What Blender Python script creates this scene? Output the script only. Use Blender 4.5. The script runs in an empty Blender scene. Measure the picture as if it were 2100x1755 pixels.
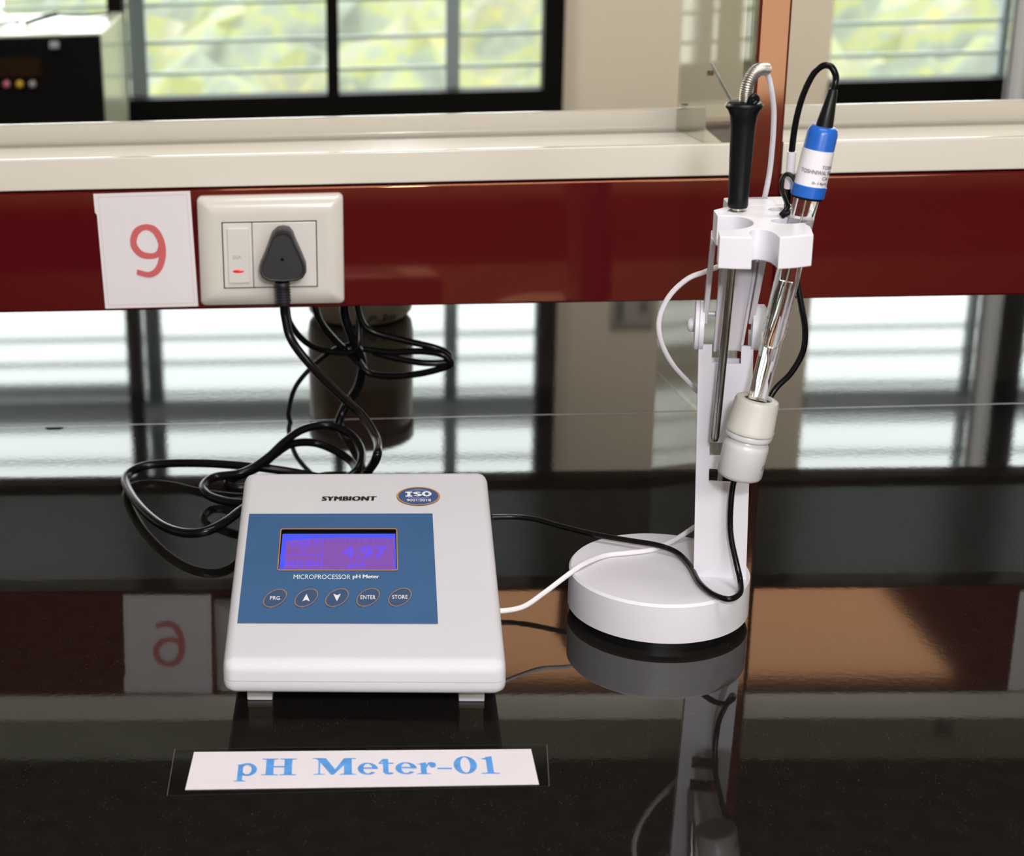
import bpy, bmesh, math, random
from mathutils import Vector, Matrix, Quaternion
random.seed(7)
S = bpy.context.scene
COL = S.collection
V = Vector

# ---------------------------------------------------------------- camera
cam_data = bpy.data.cameras.new('camera')
cam = bpy.data.objects.new('camera', cam_data)
COL.objects.link(cam)
S.camera = cam
R_ = V((0.9980, 0.0542, -0.0335)); U_ = V((0.0139, 0.3276, 0.9447)); F_ = V((-0.0622, 0.9432, -0.3262))
M = Matrix((( R_.x, U_.x, -F_.x, 0.0), (R_.y, U_.y, -F_.y, -1.4), (R_.z, U_.z, -F_.z, 0.5238), (0, 0, 0, 1)))
cam.matrix_world = M
cam_data.sensor_width = 36.0
cam_data.lens = 60.36
cam_data.shift_x = (1050 - 495.13) / 2100
cam_data.shift_y = -(877.5 - 842.44) / 2100
cam_data.clip_start = 0.05
cam_data.clip_end = 200
cam_data.dof.use_dof = True
cam_data.dof.focus_distance = 1.14
cam_data.dof.aperture_fstop = 10.5

# ---------------------------------------------------------------- sky, lamps, exposure
W = bpy.data.worlds.new('sky'); S.world = W; W.use_nodes = True
bg = W.node_tree.nodes['Background']
bg.inputs['Color'].default_value = (0.955, 1.0, 0.98, 1)
bg.inputs['Strength'].default_value = 5.4

def area_light(name, loc, target, size, watts, color=(1, 1, 1), size_y=None):
    l = bpy.data.lights.new(name, 'AREA'); l.energy = watts; l.color = color
    l.shape = 'RECTANGLE' if size_y else 'DISK'; l.size = size
    if size_y: l.size_y = size_y
    o = bpy.data.objects.new(name, l); COL.objects.link(o); o.location = loc
    o.rotation_euler = (V(target) - V(loc)).to_track_quat('-Z', 'Y').to_euler()
    return o
area_light('camera_flash', (0.10, -1.40, 0.66), (0.12, -0.2, 0.12), 0.07, 6.0, (0.91, 0.91, 1.0))

for lx, ly in ((-1.6, 2.0), (1.6, 2.0)):
    area_light('ceiling_fill_lamp', (lx, ly, 2.06), (lx, ly, 0), 1.2, 68, (1.0, 0.95, 0.88), 0.3)  # unseen lamps added to brighten the back-lit window wall
area_light('ceiling_fill_lamp', (0.35, -1.0, 2.06), (0.35, -1.0, 0), 1.2, 23, (1.0, 0.95, 0.90), 0.3)  # unseen overhead lamp added to lift the tops of meter and stand
area_light('ceiling_fill_lamp', (0.72, -3.85, 2.06), (0.72, -3.85, 0), 2.25, 122, (1.0, 0.93, 0.84), 0.85)

S.view_settings.view_transform = 'Standard'
S.view_settings.look = 'None'
S.view_settings.exposure = 0.0
S.view_settings.gamma = 1.0
S.view_settings.use_curve_mapping = False
S.cycles.max_bounces = 12
S.cycles.transparent_max_bounces = 16
S.cycles.caustics_reflective = False
S.cycles.sample_clamp_indirect = 8.0

# ---------------------------------------------------------------- materials
def lin(c):
    return tuple((x / 255 / 12.92) if x / 255 <= 0.04045 else ((x / 255 + 0.055) / 1.055) ** 2.4 for x in c) + (1,)
def mat(name, rgb, rough=0.5, metallic=0.0, spec=0.5, coat=0.0, trans=0.0, ior=1.5, emit=None, estr=0.0, noise=None, bump=None, tint=None, sss=0.0, coat_rough=0.05):
    """rgb linear; noise=(scale, amount) varies the colour a little; bump=(scale, strength, distance)"""
    m = bpy.data.materials.new(name); m.use_nodes = True
    nt = m.node_tree; b = nt.nodes['Principled BSDF']
    b.inputs['Base Color'].default_value = tuple(rgb[:3]) + (1,)
    b.inputs['Roughness'].default_value = rough
    b.inputs['Metallic'].default_value = metallic
    b.inputs['Specular IOR Level'].default_value = spec
    b.inputs['IOR'].default_value = ior
    b.inputs['Coat Weight'].default_value = coat
    b.inputs['Coat Roughness'].default_value = coat_rough
    b.inputs['Transmission Weight'].default_value = trans
    if sss:
        b.inputs['Subsurface Weight'].default_value = sss
        b.inputs['Subsurface Radius'].default_value = (0.01, 0.01, 0.01)
        b.inputs['Subsurface Scale'].default_value = 1.0
    if tint: b.inputs['Specular Tint'].default_value = tuple(tint) + (1,)
    if emit:
        b.inputs['Emission Color'].default_value = tuple(emit[:3]) + (1,)
        b.inputs['Emission Strength'].default_value = estr
    tc = nt.nodes.new('ShaderNodeTexCoord')
    if noise:
        n = nt.nodes.new('ShaderNodeTexNoise'); n.inputs['Scale'].default_value = noise[0]; n.inputs['Detail'].default_value = 5
        r = nt.nodes.new('ShaderNodeMapRange'); r.inputs['From Min'].default_value = 0.3; r.inputs['From Max'].default_value = 0.7
        r.inputs['To Min'].default_value = 1 - noise[1]; r.inputs['To Max'].default_value = 1 + noise[1]
        x = nt.nodes.new('ShaderNodeVectorMath'); x.operation = 'SCALE'
        x.inputs[0].default_value = rgb[:3]
        nt.links.new(tc.outputs['Object'], n.inputs['Vector']); nt.links.new(n.outputs['Fac'], r.inputs['Value'])
        nt.links.new(r.outputs['Result'], x.inputs['Scale']); nt.links.new(x.outputs['Vector'], b.inputs['Base Color'])
    if bump:
        n = nt.nodes.new('ShaderNodeTexNoise'); n.inputs['Scale'].default_value = bump[0]; n.inputs['Detail'].default_value = 3
        k = nt.nodes.new('ShaderNodeBump'); k.inputs['Strength'].default_value = bump[1]; k.inputs['Distance'].default_value = bump[2]
        nt.links.new(tc.outputs['Object'], n.inputs['Vector']); nt.links.new(n.outputs['Fac'], k.inputs['Height'])
        nt.links.new(k.outputs['Normal'], b.inputs['Normal'])
    return m
def pane_mat(name, tint=(1, 1, 1), ior=1.5, rough=0.0):
    m = bpy.data.materials.new(name); m.use_nodes = True; nt = m.node_tree
    nt.nodes.remove(nt.nodes['Principled BSDF']); out = nt.nodes['Material Output']
    t = nt.nodes.new('ShaderNodeBsdfTransparent'); t.inputs['Color'].default_value = tuple(tint) + (1,)
    g = nt.nodes.new('ShaderNodeBsdfGlossy'); g.inputs['Roughness'].default_value = rough
    f = nt.nodes.new('ShaderNodeFresnel'); f.inputs['IOR'].default_value = ior
    g2 = nt.nodes.new('ShaderNodeNewGeometry'); mx = nt.nodes.new('ShaderNodeMapRange')
    mx.inputs['To Min'].default_value = ior; mx.inputs['To Max'].default_value = 1 / ior
    nt.links.new(g2.outputs['Backfacing'], mx.inputs['Value']); nt.links.new(mx.outputs['Result'], f.inputs['IOR'])
    x = nt.nodes.new('ShaderNodeMixShader')
    nt.links.new(f.outputs[0], x.inputs[0]); nt.links.new(t.outputs[0], x.inputs[1]); nt.links.new(g.outputs[0], x.inputs[2])
    nt.links.new(x.outputs[0], out.inputs['Surface'])
    return m

def granite_mat():
    m = mat('black_granite', (0.010, 0.0095, 0.009), rough=0.035, ior=1.52)
    nt = m.node_tree; b = nt.nodes['Principled BSDF']
    tc = [n for n in nt.nodes if n.type == 'TEX_COORD'][0]
    v = nt.nodes.new('ShaderNodeTexVoronoi'); v.inputs['Scale'].default_value = 620
    cr = nt.nodes.new('ShaderNodeValToRGB'); e = cr.color_ramp.elements
    e[0].position = 0.03; e[0].color = (0.30, 0.30, 0.30, 1); e[1].position = 0.11; e[1].color = (0.0, 0.0, 0.0, 1)
    n2 = nt.nodes.new('ShaderNodeTexNoise'); n2.inputs['Scale'].default_value = 90; n2.inputs['Detail'].default_value = 6
    c2 = nt.nodes.new('ShaderNodeValToRGB'); e = c2.color_ramp.elements
    e[0].position = 0.35; e[0].color = (0.0085, 0.0075, 0.0065, 1); e[1].position = 0.75; e[1].color = (0.0125, 0.011, 0.0095, 1)
    n3 = nt.nodes.new('ShaderNodeTexNoise'); n3.inputs['Scale'].default_value = 60
    gt = nt.nodes.new('ShaderNodeMath'); gt.operation = 'GREATER_THAN'; gt.inputs[1].default_value = 0.53
    ml = nt.nodes.new('ShaderNodeVectorMath'); ml.operation = 'SCALE'
    ad = nt.nodes.new('ShaderNodeVectorMath'); ad.operation = 'ADD'
    L = nt.links
    L.new(tc.outputs['Object'], v.inputs['Vector']); L.new(tc.outputs['Object'], n2.inputs['Vector']); L.new(tc.outputs['Object'], n3.inputs['Vector'])
    L.new(v.outputs['Distance'], cr.inputs['Fac']); L.new(n2.outputs['Fac'], c2.inputs['Fac']); L.new(n3.outputs['Fac'], gt.inputs[0])
    L.new(cr.outputs['Color'], ml.inputs[0]); L.new(gt.outputs[0], ml.inputs['Scale'])
    L.new(ml.outputs['Vector'], ad.inputs[0]); L.new(c2.outputs['Color'], ad.inputs[1]); L.new(ad.outputs['Vector'], b.inputs['Base Color'])
    nb = nt.nodes.new('ShaderNodeTexNoise'); nb.inputs['Scale'].default_value = 220; nb.inputs['Detail'].default_value = 2
    bp = nt.nodes.new('ShaderNodeBump'); bp.inputs['Strength'].default_value = 0.25; bp.inputs['Distance'].default_value = 0.00003
    L.new(tc.outputs['Object'], nb.inputs['Vector']); L.new(nb.outputs['Fac'], bp.inputs['Height']); L.new(bp.outputs['Normal'], b.inputs['Normal'])
    return m

GRANITE = granite_mat()
MAROON = mat('maroon_enamel', (0.085, 0.002, 0.006), rough=0.055, ior=1.9, tint=(1.0, 0.55, 0.29), noise=(6, 0.06))
CREAM = mat('cream_enamel', (0.77, 0.73, 0.645), rough=0.12, spec=0.35, noise=(3, 0.02))
DARKSHEET = mat('dull_metal_underside', (0.42, 0.43, 0.43), rough=0.14, metallic=1.0)
DARKPAINT = mat('dark_shelf_paint', (0.02, 0.018, 0.017), rough=0.3)
WALLP = mat('beige_wall_paint', (0.60, 0.53, 0.43), rough=0.7, noise=(2, 0.03), bump=(60, 0.2, 0.001))
CEILP = mat('white_ceiling_paint', (0.66, 0.63, 0.56), rough=0.8, noise=(2, 0.03))
FLOORP = mat('dark_floor_covering', (0.045, 0.035, 0.03), rough=0.9, spec=0.1, noise=(3, 0.15))
BLACKALU = mat('black_window_aluminium', (0.003, 0.003, 0.0025), rough=0.5, spec=0.06)
GREYALU = mat('grey_painted_steel', (0.22, 0.26, 0.28), rough=0.5)
GRILL = mat('grey_green_grill_bar', (0.42, 0.50, 0.47), rough=0.5)
PANE = pane_mat('window_glass', (0.97, 0.985, 0.98), 1.3)
ACRYLIC = pane_mat('clear_acrylic', (0.93, 0.94, 0.90), 1.5)
WPLASTIC = mat('white_abs_plastic', (0.62, 0.615, 0.655), rough=0.5, spec=0.25, noise=(12, 0.02), bump=(900, 0.08, 0.0002))
WSTAND = mat('white_stand_plastic', (0.755, 0.745, 0.80), rough=0.40, spec=0.3, noise=(9, 0.015), bump=(700, 0.05, 0.0002))
ARMP = mat('milky_arm_plastic', (0.66, 0.63, 0.66), rough=0.25)
SOCK = mat('ivory_switch_plastic', (0.72, 0.69, 0.64), rough=0.2)
SOCK2 = mat('white_switch_module', (0.74, 0.71, 0.68), rough=0.2)
GAP = mat('dark_green_gap', (0.03, 0.045, 0.03), rough=0.4)
BLACKRUB = mat('black_cord_rubber', (0.0045, 0.0045, 0.005), rough=0.22, spec=0.22)
BLACKMAT = mat('matt_black_rubber', (0.005, 0.0053, 0.006), rough=0.36, spec=0.25)
BLACKPL = mat('black_plug_plastic', (0.020, 0.020, 0.023), rough=0.45, bump=(700, 0.3, 0.0003))
WCABLE = mat('white_cable_pvc', (0.80, 0.78, 0.82), rough=0.4)
STEEL = mat('brushed_steel', (0.55, 0.52, 0.48), rough=0.22, metallic=1.0)
SPRING = mat('dull_spring_steel', (0.50, 0.47, 0.43), rough=0.33, metallic=0.9)
BLUECAP = mat('blue_cap_plastic', (0.012, 0.115, 0.50), rough=0.3)
PAPER = mat('white_laminated_paper', (0.80, 0.77, 0.81), rough=0.35, noise=(15, 0.02))
PAPER2 = mat('white_label_paper', (0.80, 0.75, 0.80), rough=0.5, noise=(20, 0.025))
PINK = mat('pink_print', (0.63, 0.125, 0.135), rough=0.4)
PINKLINE = mat('pale_pink_border', (0.72, 0.58, 0.57), rough=0.4)
BLUEPRINT = mat('light_blue_print', (0.10, 0.34, 0.78), rough=0.5, noise=(120, 0.15))
PANELBLUE = mat('blue_panel_film', (0.050, 0.125, 0.27), rough=0.28, noise=(20, 0.05))
BTNBLUE = mat('dark_blue_button_film', (0.050, 0.09, 0.19), rough=0.35)
GOLD = mat('gold_outline_print', (0.42, 0.22, 0.08), rough=0.4)
LOGOBLK = mat('black_logo_print', (0.02, 0.02, 0.018), rough=0.35)
LOGOWHT = mat('white_logo_print', (0.80, 0.80, 0.82), rough=0.4)
INKGREY = mat('grey_ink_print', (0.12, 0.10, 0.11), rough=0.5)
TAPE = pane_mat('clear_tape', (0.80, 0.80, 0.82), 1.35, 0.12)
GLASS = mat('electrode_glass', (1, 1, 1), rough=0.0, trans=1.0, ior=1.40)
GLASS2 = mat('inner_tube_glass', (0.95, 0.97, 0.96), rough=0.0, trans=1.0, ior=1.2)
MILKY = mat('milky_bottle_plastic', (0.60, 0.60, 0.61), rough=0.32, sss=0.15)
MILKYCAP = mat('milky_cap_plastic', (0.58, 0.575, 0.53), rough=0.35, sss=0.15)
SILVER = mat('silver_wire', (0.8, 0.75, 0.7), rough=0.15, metallic=1.0)
REDPRINT = mat('dark_red_print', (0.25, 0.02, 0.05), rough=0.5)
REDLENS = mat('red_indicator_lens', (0.55, 0.01, 0.01), rough=0.2, emit=(1, 0.02, 0.01), estr=0.35)
JARM = mat('cream_jar_plastic', (0.46, 0.42, 0.33), rough=0.4)
LCDBLUE = mat('lcd_blue_backlight', (0.02, 0.02, 0.06), rough=0.25, emit=(0.055, 0.085, 0.95), estr=1.0)
LCDPURP = mat('lcd_purple_field', (0.05, 0.02, 0.05), rough=0.25, emit=(0.20, 0.075, 0.42), estr=0.95, noise=(60, 0.1))
LCDCHAR = mat('lcd_violet_characters', (0.02, 0.02, 0.06), rough=0.3, emit=(0.16, 0.070, 0.88), estr=1.0)
LCDFAINT = mat('lcd_faint_characters', (0.02, 0.02, 0.06), rough=0.3, emit=(0.155, 0.065, 0.50), estr=1.0)
BLACKM = mat('black_machine_front', (0.003, 0.003, 0.003), rough=0.45, spec=0.06)
MACHSIDE = mat('pale_machine_enamel', (0.40, 0.42, 0.30), rough=0.16)
JOINT = mat('pale_joint_filler', (0.42, 0.38, 0.42), rough=0.3)

# ---------------------------------------------------------------- helpers
def link(name, me, m, parent=None, smooth=False):
    if isinstance(m, (list, tuple)):
        for k in m: me.materials.append(k)
    else: me.materials.append(m)
    if smooth:
        for p in me.polygons: p.use_smooth = True
    o = bpy.data.objects.new(name, me); COL.objects.link(o)
    if parent is not None:
        o.parent = parent
        if parent.get('_world'): o.matrix_parent_inverse = parent.get('_inv') and Matrix([parent['_inv'][i*4:i*4+4] for i in range(4)])
    return o
def tag(o, label=None, cat=None, group=None, kind=None):
    if label: o['label'] = label
    if cat: o['category'] = cat
    if group: o['group'] = group
    if kind: o['kind'] = kind
    return o
def thing(name, label, cat, loc=(0, 0, 0), rz=0.0, local=False, group=None):
    """an Empty at the thing's base; with local=False its parts keep world coordinates"""
    o = bpy.data.objects.new(name, None); COL.objects.link(o)
    o.location = loc; o.rotation_euler = (0, 0, rz); o.empty_display_size = 0.02
    tag(o, label, cat, group)
    o['_world'] = 0 if local else 1
    mw = Matrix.Translation(V(loc)) @ Matrix.Rotation(rz, 4, 'Z')
    inv = mw.inverted()
    o['_inv'] = [inv[i][j] for i in range(4) for j in range(4)]
    return o
def auto_smooth(me, ang=35):
    for p in me.polygons: p.use_smooth = True
    try:
        me.set_sharp_from_angle(angle=math.radians(ang))
    except Exception:
        pass
def weighted_normals(me, ang=40):
    """area-weighted normals, so that large flat faces beside small bevels stay flat"""
    for p in me.polygons: p.use_smooth = True
    c = math.cos(math.radians(ang + 8)); vf = [[] for _ in me.vertices]
    for p in me.polygons:
        for v in p.vertices: vf[v].append(p.index)
    N = [p.normal.copy() for p in me.polygons]; A = [p.area for p in me.polygons]; out = []
    for p in me.polygons:
        for v in p.vertices:
            s = V((0, 0, 0))
            for q in vf[v]:
                if N[q].dot(N[p.index]) > c: s += N[q] * A[q]
            out.append(s.normalized() if s.length > 1e-20 else N[p.index])
    me.normals_split_custom_set([tuple(n) for n in out])
def from_bm(name, bm, m, parent=None, smooth=None, wn=None):
    bmesh.ops.recalc_face_normals(bm, faces=bm.faces)
    me = bpy.data.meshes.new(name); bm.to_mesh(me); bm.free()
    if wn: weighted_normals(me, wn)
    elif smooth: auto_smooth(me, smooth)
    return link(name, me, m, parent)
def bm_box(bm, x0, x1, y0, y1, z0, z1):
    vs = [bm.verts.new(c) for c in ((x0, y0, z0), (x1, y0, z0), (x1, y1, z0), (x0, y1, z0), (x0, y0, z1), (x1, y0, z1), (x1, y1, z1), (x0, y1, z1))]
    for f in ((0, 3, 2, 1), (4, 5, 6, 7), (0, 1, 5, 4), (1, 2, 6, 5), (2, 3, 7, 6), (3, 0, 4, 7)):
        bm.faces.new([vs[i] for i in f])
    return vs
def box(name, x0, x1, y0, y1, z0, z1, m, parent=None, bev=0.0, seg=3):
    bm = bmesh.new(); bm_box(bm, x0, x1, y0, y1, z0, z1)
    if bev: bmesh.ops.bevel(bm, geom=list(bm.edges), offset=bev, segments=seg, profile=0.5, affect='EDGES')
    return from_bm(name, bm, m, parent, wn=40 if bev else None)
def prism(name, poly, lo, hi, m, parent=None, bev=0.0, seg=3, axis='z', smooth=40, bev_all=True):
    """poly in the plane across axis, extruded from lo to hi"""
    bm = bmesh.new()
    def P(a, b, c):
        return {'z': (a, b, c), 'y': (a, c, b), 'x': (c, a, b)}[axis]
    A = [bm.verts.new(P(a, b, lo)) for a, b in poly]; B = [bm.verts.new(P(a, b, hi)) for a, b in poly]
    fa = bm.faces.new(A); fb = bm.faces.new(B)
    n = len(poly)
    for i in range(n): bm.faces.new((A[i], A[(i + 1) % n], B[(i + 1) % n], B[i]))
    if bev:
        es = list(bm.edges) if bev_all else list(set(fa.edges) | set(fb.edges))
        bmesh.ops.bevel(bm, geom=es, offset=bev, segments=seg, profile=0.5, affect='EDGES', clamp_overlap=True)
    bmesh.ops.triangulate(bm, faces=[f for f in bm.faces if len(f.verts) > 4])
    return from_bm(name, bm, m, parent, smooth=smooth)
def catmull(pts, n=10):
    pts = [V(p) for p in pts]; out = []
    P = [2 * pts[0] - pts[1]] + pts + [2 * pts[-1] - pts[-2]]
    for i in range(1, len(P) - 2):
        p0, p1, p2, p3 = P[i - 1], P[i], P[i + 1], P[i + 2]
        for k in range(n):
            t = k / n
            out.append(0.5 * ((2 * p1) + (-p0 + p2) * t + (2 * p0 - 5 * p1 + 4 * p2 - p3) * t * t + (-p0 + 3 * p1 - 3 * p2 + p3) * t ** 3))
    out.append(pts[-1]); return out
def tube(name, pts, r, m, parent=None, sides=12, n=10, flat=1.0, rf=None, wob=0.0, smooth=True, spline=True):
    c = catmull(pts, n) if spline else [V(p) for p in pts]
    bm = bmesh.new(); rings = []
    T = [(c[min(i + 1, len(c) - 1)] - c[max(i - 1, 0)]).normalized() for i in range(len(c))]
    up = V((0, 0, 1)) if abs(T[0].z) < 0.9 else V((0, 1, 0))
    N = (up - T[0] * up.dot(T[0])).normalized()
    for i, p in enumerate(c):
        if i:
            N = (N - T[i] * N.dot(T[i])).normalized()
        B = T[i].cross(N)
        rr = r if rf is None else rf(i / (len(c) - 1)) * r
        a0 = wob * math.sin(i * 0.35)
        rings.append([bm.verts.new(p + (N * math.cos(a + a0) * flat + B * math.sin(a + a0)) * rr) for a in [2 * math.pi * k / sides for k in range(sides)]])
    for a, b in zip(rings, rings[1:]):
        for k in range(sides): bm.faces.new((a[k], a[(k + 1) % sides], b[(k + 1) % sides], b[k]))
    bm.faces.new(rings[0][::-1]); bm.faces.new(rings[-1])
    return from_bm(name, bm, m, parent, smooth=50 if smooth else None)
def lathe(name, p0, p1, prof, m, parent=None, seg=40, smooth=40, ribs=0, rib=0.0):
    """prof: list of (distance along p0->p1 as a fraction, radius)"""
    p0, p1 = V(p0), V(p1); ax = (p1 - p0); L = ax.length; ax.normalize()
    ref = V((0, 1, 0)) if abs(ax.y) < 0.9 else V((0, 0, 1))
    N = (ref - ax * ax.dot(ref)).normalized(); B = ax.cross(N)
    bm = bmesh.new(); rings = []
    for t, r in prof:
        c = p0 + ax * (t * L)
        if r <= 1e-6: rings.append([bm.verts.new(c)])
        else:
            rings.append([bm.verts.new(c + (N * math.cos(2 * math.pi * k / seg) + B * math.sin(2 * math.pi * k / seg)) * (r + (rib if (ribs and k % 2) else 0))) for k in range(seg)])
    for a, b in zip(rings, rings[1:]):
        if len(a) == 1 and len(b) > 1:
            for k in range(seg): bm.faces.new((a[0], b[(k + 1) % seg], b[k]))
        elif len(b) == 1 and len(a) > 1:
            for k in range(seg): bm.faces.new((a[k], a[(k + 1) % seg], b[0]))
        elif len(a) > 1:
            for k in range(seg): bm.faces.new((a[k], a[(k + 1) % seg], b[(k + 1) % seg], b[k]))
    for rg in (rings[0], rings[-1]):
        if len(rg) > 1: bm.faces.new(rg)
    return from_bm(name, bm, m, parent, smooth=smooth)
def text_mesh(body, bold=0.0, shear=0.0, spacing=1.0, res=4):
    """letters of the built-in face as flat 2D triangles, scaled to a unit box"""
    c = bpy.data.curves.new('letters', 'FONT'); c.body = body; c.offset = bold; c.shear = shear; c.space_character = spacing; c.resolution_u = res
    o = bpy.data.objects.new('letters', c); COL.objects.link(o)
    bpy.context.view_layer.update()
    dg = bpy.context.evaluated_depsgraph_get()
    me = bpy.data.meshes.new_from_object(o.evaluated_get(dg))
    vs = [(v.co.x, v.co.y) for v in me.vertices]; fs = [tuple(p.vertices) for p in me.polygons]
    bpy.data.objects.remove(o); bpy.data.curves.remove(c); bpy.data.meshes.remove(me)
    x0 = min(v[0] for v in vs); x1 = max(v[0] for v in vs); y0 = min(v[1] for v in vs); y1 = max(v[1] for v in vs)
    return [((x - x0) / (x1 - x0), (y - y0) / (y1 - y0)) for x, y in vs], fs
def doubled(vf, d=0.012):
    """heavier letters: a second copy shifted sideways"""
    vs, fs = vf; n = len(vs)
    return [(x * (1 - d), y) for x, y in vs] + [(x * (1 - d) + d, y) for x, y in vs], fs + [tuple(i + n for i in f) for f in fs]
def stroke(pts, widths, n=8):
    """flat brush stroke: quads along a smoothed centre line"""
    c = catmull([(p[0], p[1], 0) for p in pts], n); w = catmull([(x, 0, 0) for x in widths], n); out = []
    L = []
    for i, p in enumerate(c):
        t = (c[min(i + 1, len(c) - 1)] - c[max(i - 1, 0)]); t.normalize(); k = w[i].x / 2
        L.append(((p.x - t.y * k, p.y + t.x * k), (p.x + t.y * k, p.y - t.x * k)))
    return [[a[0], b[0], b[1], a[1]] for a, b in zip(L, L[1:])]
def print_on(name, vf, rect, mapf, m, parent=None):
    """vf unit-box letters placed in rect=(x0,x1,y0,y1) and mapped on a surface by mapf(x,y)"""
    vs, fs = vf; x0, x1, y0, y1 = rect
    me = bpy.data.meshes.new(name)
    me.from_pydata([mapf(x0 + (x1 - x0) * a, y0 + (y1 - y0) * b) for a, b in vs], [], fs); me.update()
    return link(name, me, m, parent)
def poly_on(name, polys, mapf, m, parent=None, step=(0, 0, 0)):
    me = bpy.data.meshes.new(name); vs = []; fs = []
    for k, p in enumerate(polys):
        b = len(vs); vs += [tuple(V(mapf(x, y)) + V(step) * k) for x, y in p]; fs.append(tuple(range(b, b + len(p))))
    me.from_pydata(vs, [], fs); me.update()
    return link(name, me, m, parent)
def ring_on(name, outer, inner, mapf, m, parent=None):
    n = len(outer); me = bpy.data.meshes.new(name)
    me.from_pydata([mapf(*p) for p in outer] + [mapf(*p) for p in inner], [], [(i, (i + 1) % n, n + (i + 1) % n, n + i) for i in range(n)]); me.update()
    return link(name, me, m, parent)
def rrect(x0, x1, y0, y1, r, k=6):
    out = []
    for cx, cy, a0 in ((x1 - r, y0 + r, -90), (x1 - r, y1 - r, 0), (x0 + r, y1 - r, 90), (x0 + r, y0 + r, 180)):
        for i in range(k + 1):
            a = math.radians(a0 + 90 * i / k); out.append((cx + r * math.cos(a), cy + r * math.sin(a)))
    return out

# ================================================================ the room
ZF, ZC, YW, YB, XL, XR = -0.86, 2.10, 3.5, -5.2, -3.6, 4.6
fl = box('floor', XL, XR, YB, YW + 0.2, ZF - 0.1, ZF, FLOORP); tag(fl, kind='structure')
ce = box('ceiling', XL, XR, YB, YW + 0.2, ZC, ZC + 0.1, CEILP); tag(ce, kind='structure')
tag(box('wall_left', XL - 0.1, XL, YB, YW + 0.2, ZF, ZC, WALLP), kind='structure')
tag(box('wall_right', XR, XR + 0.1, YB, YW + 0.2, ZF, ZC, WALLP), kind='structure')
WZ0, WZ1 = -0.33, 2.02
def holed_wall(name, y0, y1, holes, m):
    """wall across x with rectangular openings (x0,x1,z0,z1)"""
    bm = bmesh.new(); xs = [XL]
    for h in holes: xs += [h[0], h[1]]
    xs.append(XR)
    for i in range(0, len(xs), 2): bm_box(bm, xs[i], xs[i + 1], y0, y1, ZF, ZC)
    for h in holes:
        bm_box(bm, h[0], h[1], y0, y1, ZF, h[2]); bm_box(bm, h[0], h[1], y0, y1, h[3], ZC)
    return tag(from_bm(name, bm, m), kind='structure')
holed_wall('wall_back', YW, YW + 0.2, [(-2.4, 0.612, WZ0, WZ1), (1.347, 3.4, WZ0, WZ1)], WALLP)
holed_wall('wall_front', YB - 0.2, YB, [(1.15, 2.25, -0.56, 1.05)], WALLP)

TR0, TR1 = 1.0935, 1.1195
def window_unit(n, x0, x1, jambs, rail_z, y=YW):
    w = bpy.data.objects.new('window_%d' % n, None); COL.objects.link(w); w.location = (x0, y, WZ0); tag(w, kind='structure')
    w['_world'] = 1; inv = Matrix.Translation((x0, y, WZ0)).inverted(); w['_inv'] = [inv[i][j] for i in range(4) for j in range(4)]
    bm = bmesh.new()
    bm_box(bm, x0, x1, y - 0.03, y + 0.05, WZ0, rail_z)
    bm_box(bm, x0, x1, y - 0.02, y + 0.05, WZ1 - 0.06, WZ1)
    for a, b in jambs: bm_box(bm, a, b, y - 0.028, y + 0.05, rail_z, WZ1 - 0.06)
    from_bm('window_frame', bm, BLACKALU, w)
    box('transom', x0, x1, y - 0.025, y + 0.05, 1.147, 1.203, GREYALU, w)
    if n == 1: box('transom_rail', x0, -0.658, y - 0.025, y + 0.05, TR0, TR1, GREYALU, w)
    bm = bmesh.new(); bm_box(bm, x0, x1, y + 0.010, y + 0.014, rail_z, WZ1 - 0.06)
    from_bm('window_glass', bm, PANE, w)
    return w
w1 = window_unit(1, -2.4, 0.612, [(-2.4, -2.35), (-1.62, -1.58), (-0.658, -0.615), (-0.047, -0.013), (0.556, 0.612)], -0.2225)
w2 = window_unit(2, 1.347, 3.4, [(1.88, 1.955), (2.7, 2.74), (3.35, 3.4)], -0.2225)
def grill(name, label, x0, x1, verts):
    g = thing(name, label, 'window grill', (x0, YW + 0.12, WZ0), group='steel grills outside the windows')
    bm = bmesh.new(); z = 1.90
    zs = [-0.173, -0.083, 0.024, 0.129, 0.235, 0.34, 0.445, 0.55, 0.655, 0.762, 0.87, 0.977, 1.057, 1.155, 1.27, 1.375, 1.48, 1.59, 1.70, 1.81]
    for z in zs: bm_box(bm, x0, x1, YW + 0.12, YW + 0.132, z - 0.0055, z + 0.0055)
    from_bm('grill_bars', bm, GRILL, g)
    for a, b in verts: box('grill_upright', a, b, YW + 0.11, YW + 0.15, WZ0 + 0.02, WZ1, GREYALU, g)
grill('window_grill', 'grey steel grill of horizontal bars outside the wide left window', -2.4, 0.61, [(-1.6, -1.55), ((-0.6185, 3.6200, -0.0003)[0], (-0.5692, 3.6200, -0.0017)[0]), ((0.2938, 3.6200, -0.0256)[0], (0.3325, 3.6200, -0.0267)[0])])
grill('window_grill', 'grey steel grill of horizontal bars outside the right-hand window', 1.35, 3.4, [(1.845, 1.865), (2.6, 2.64)])
sill = box('trim_1', -2.4, 0.612, YW - 0.06, YW, WZ0 - 0.03, WZ0, WALLP); tag(sill, kind='structure')

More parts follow.
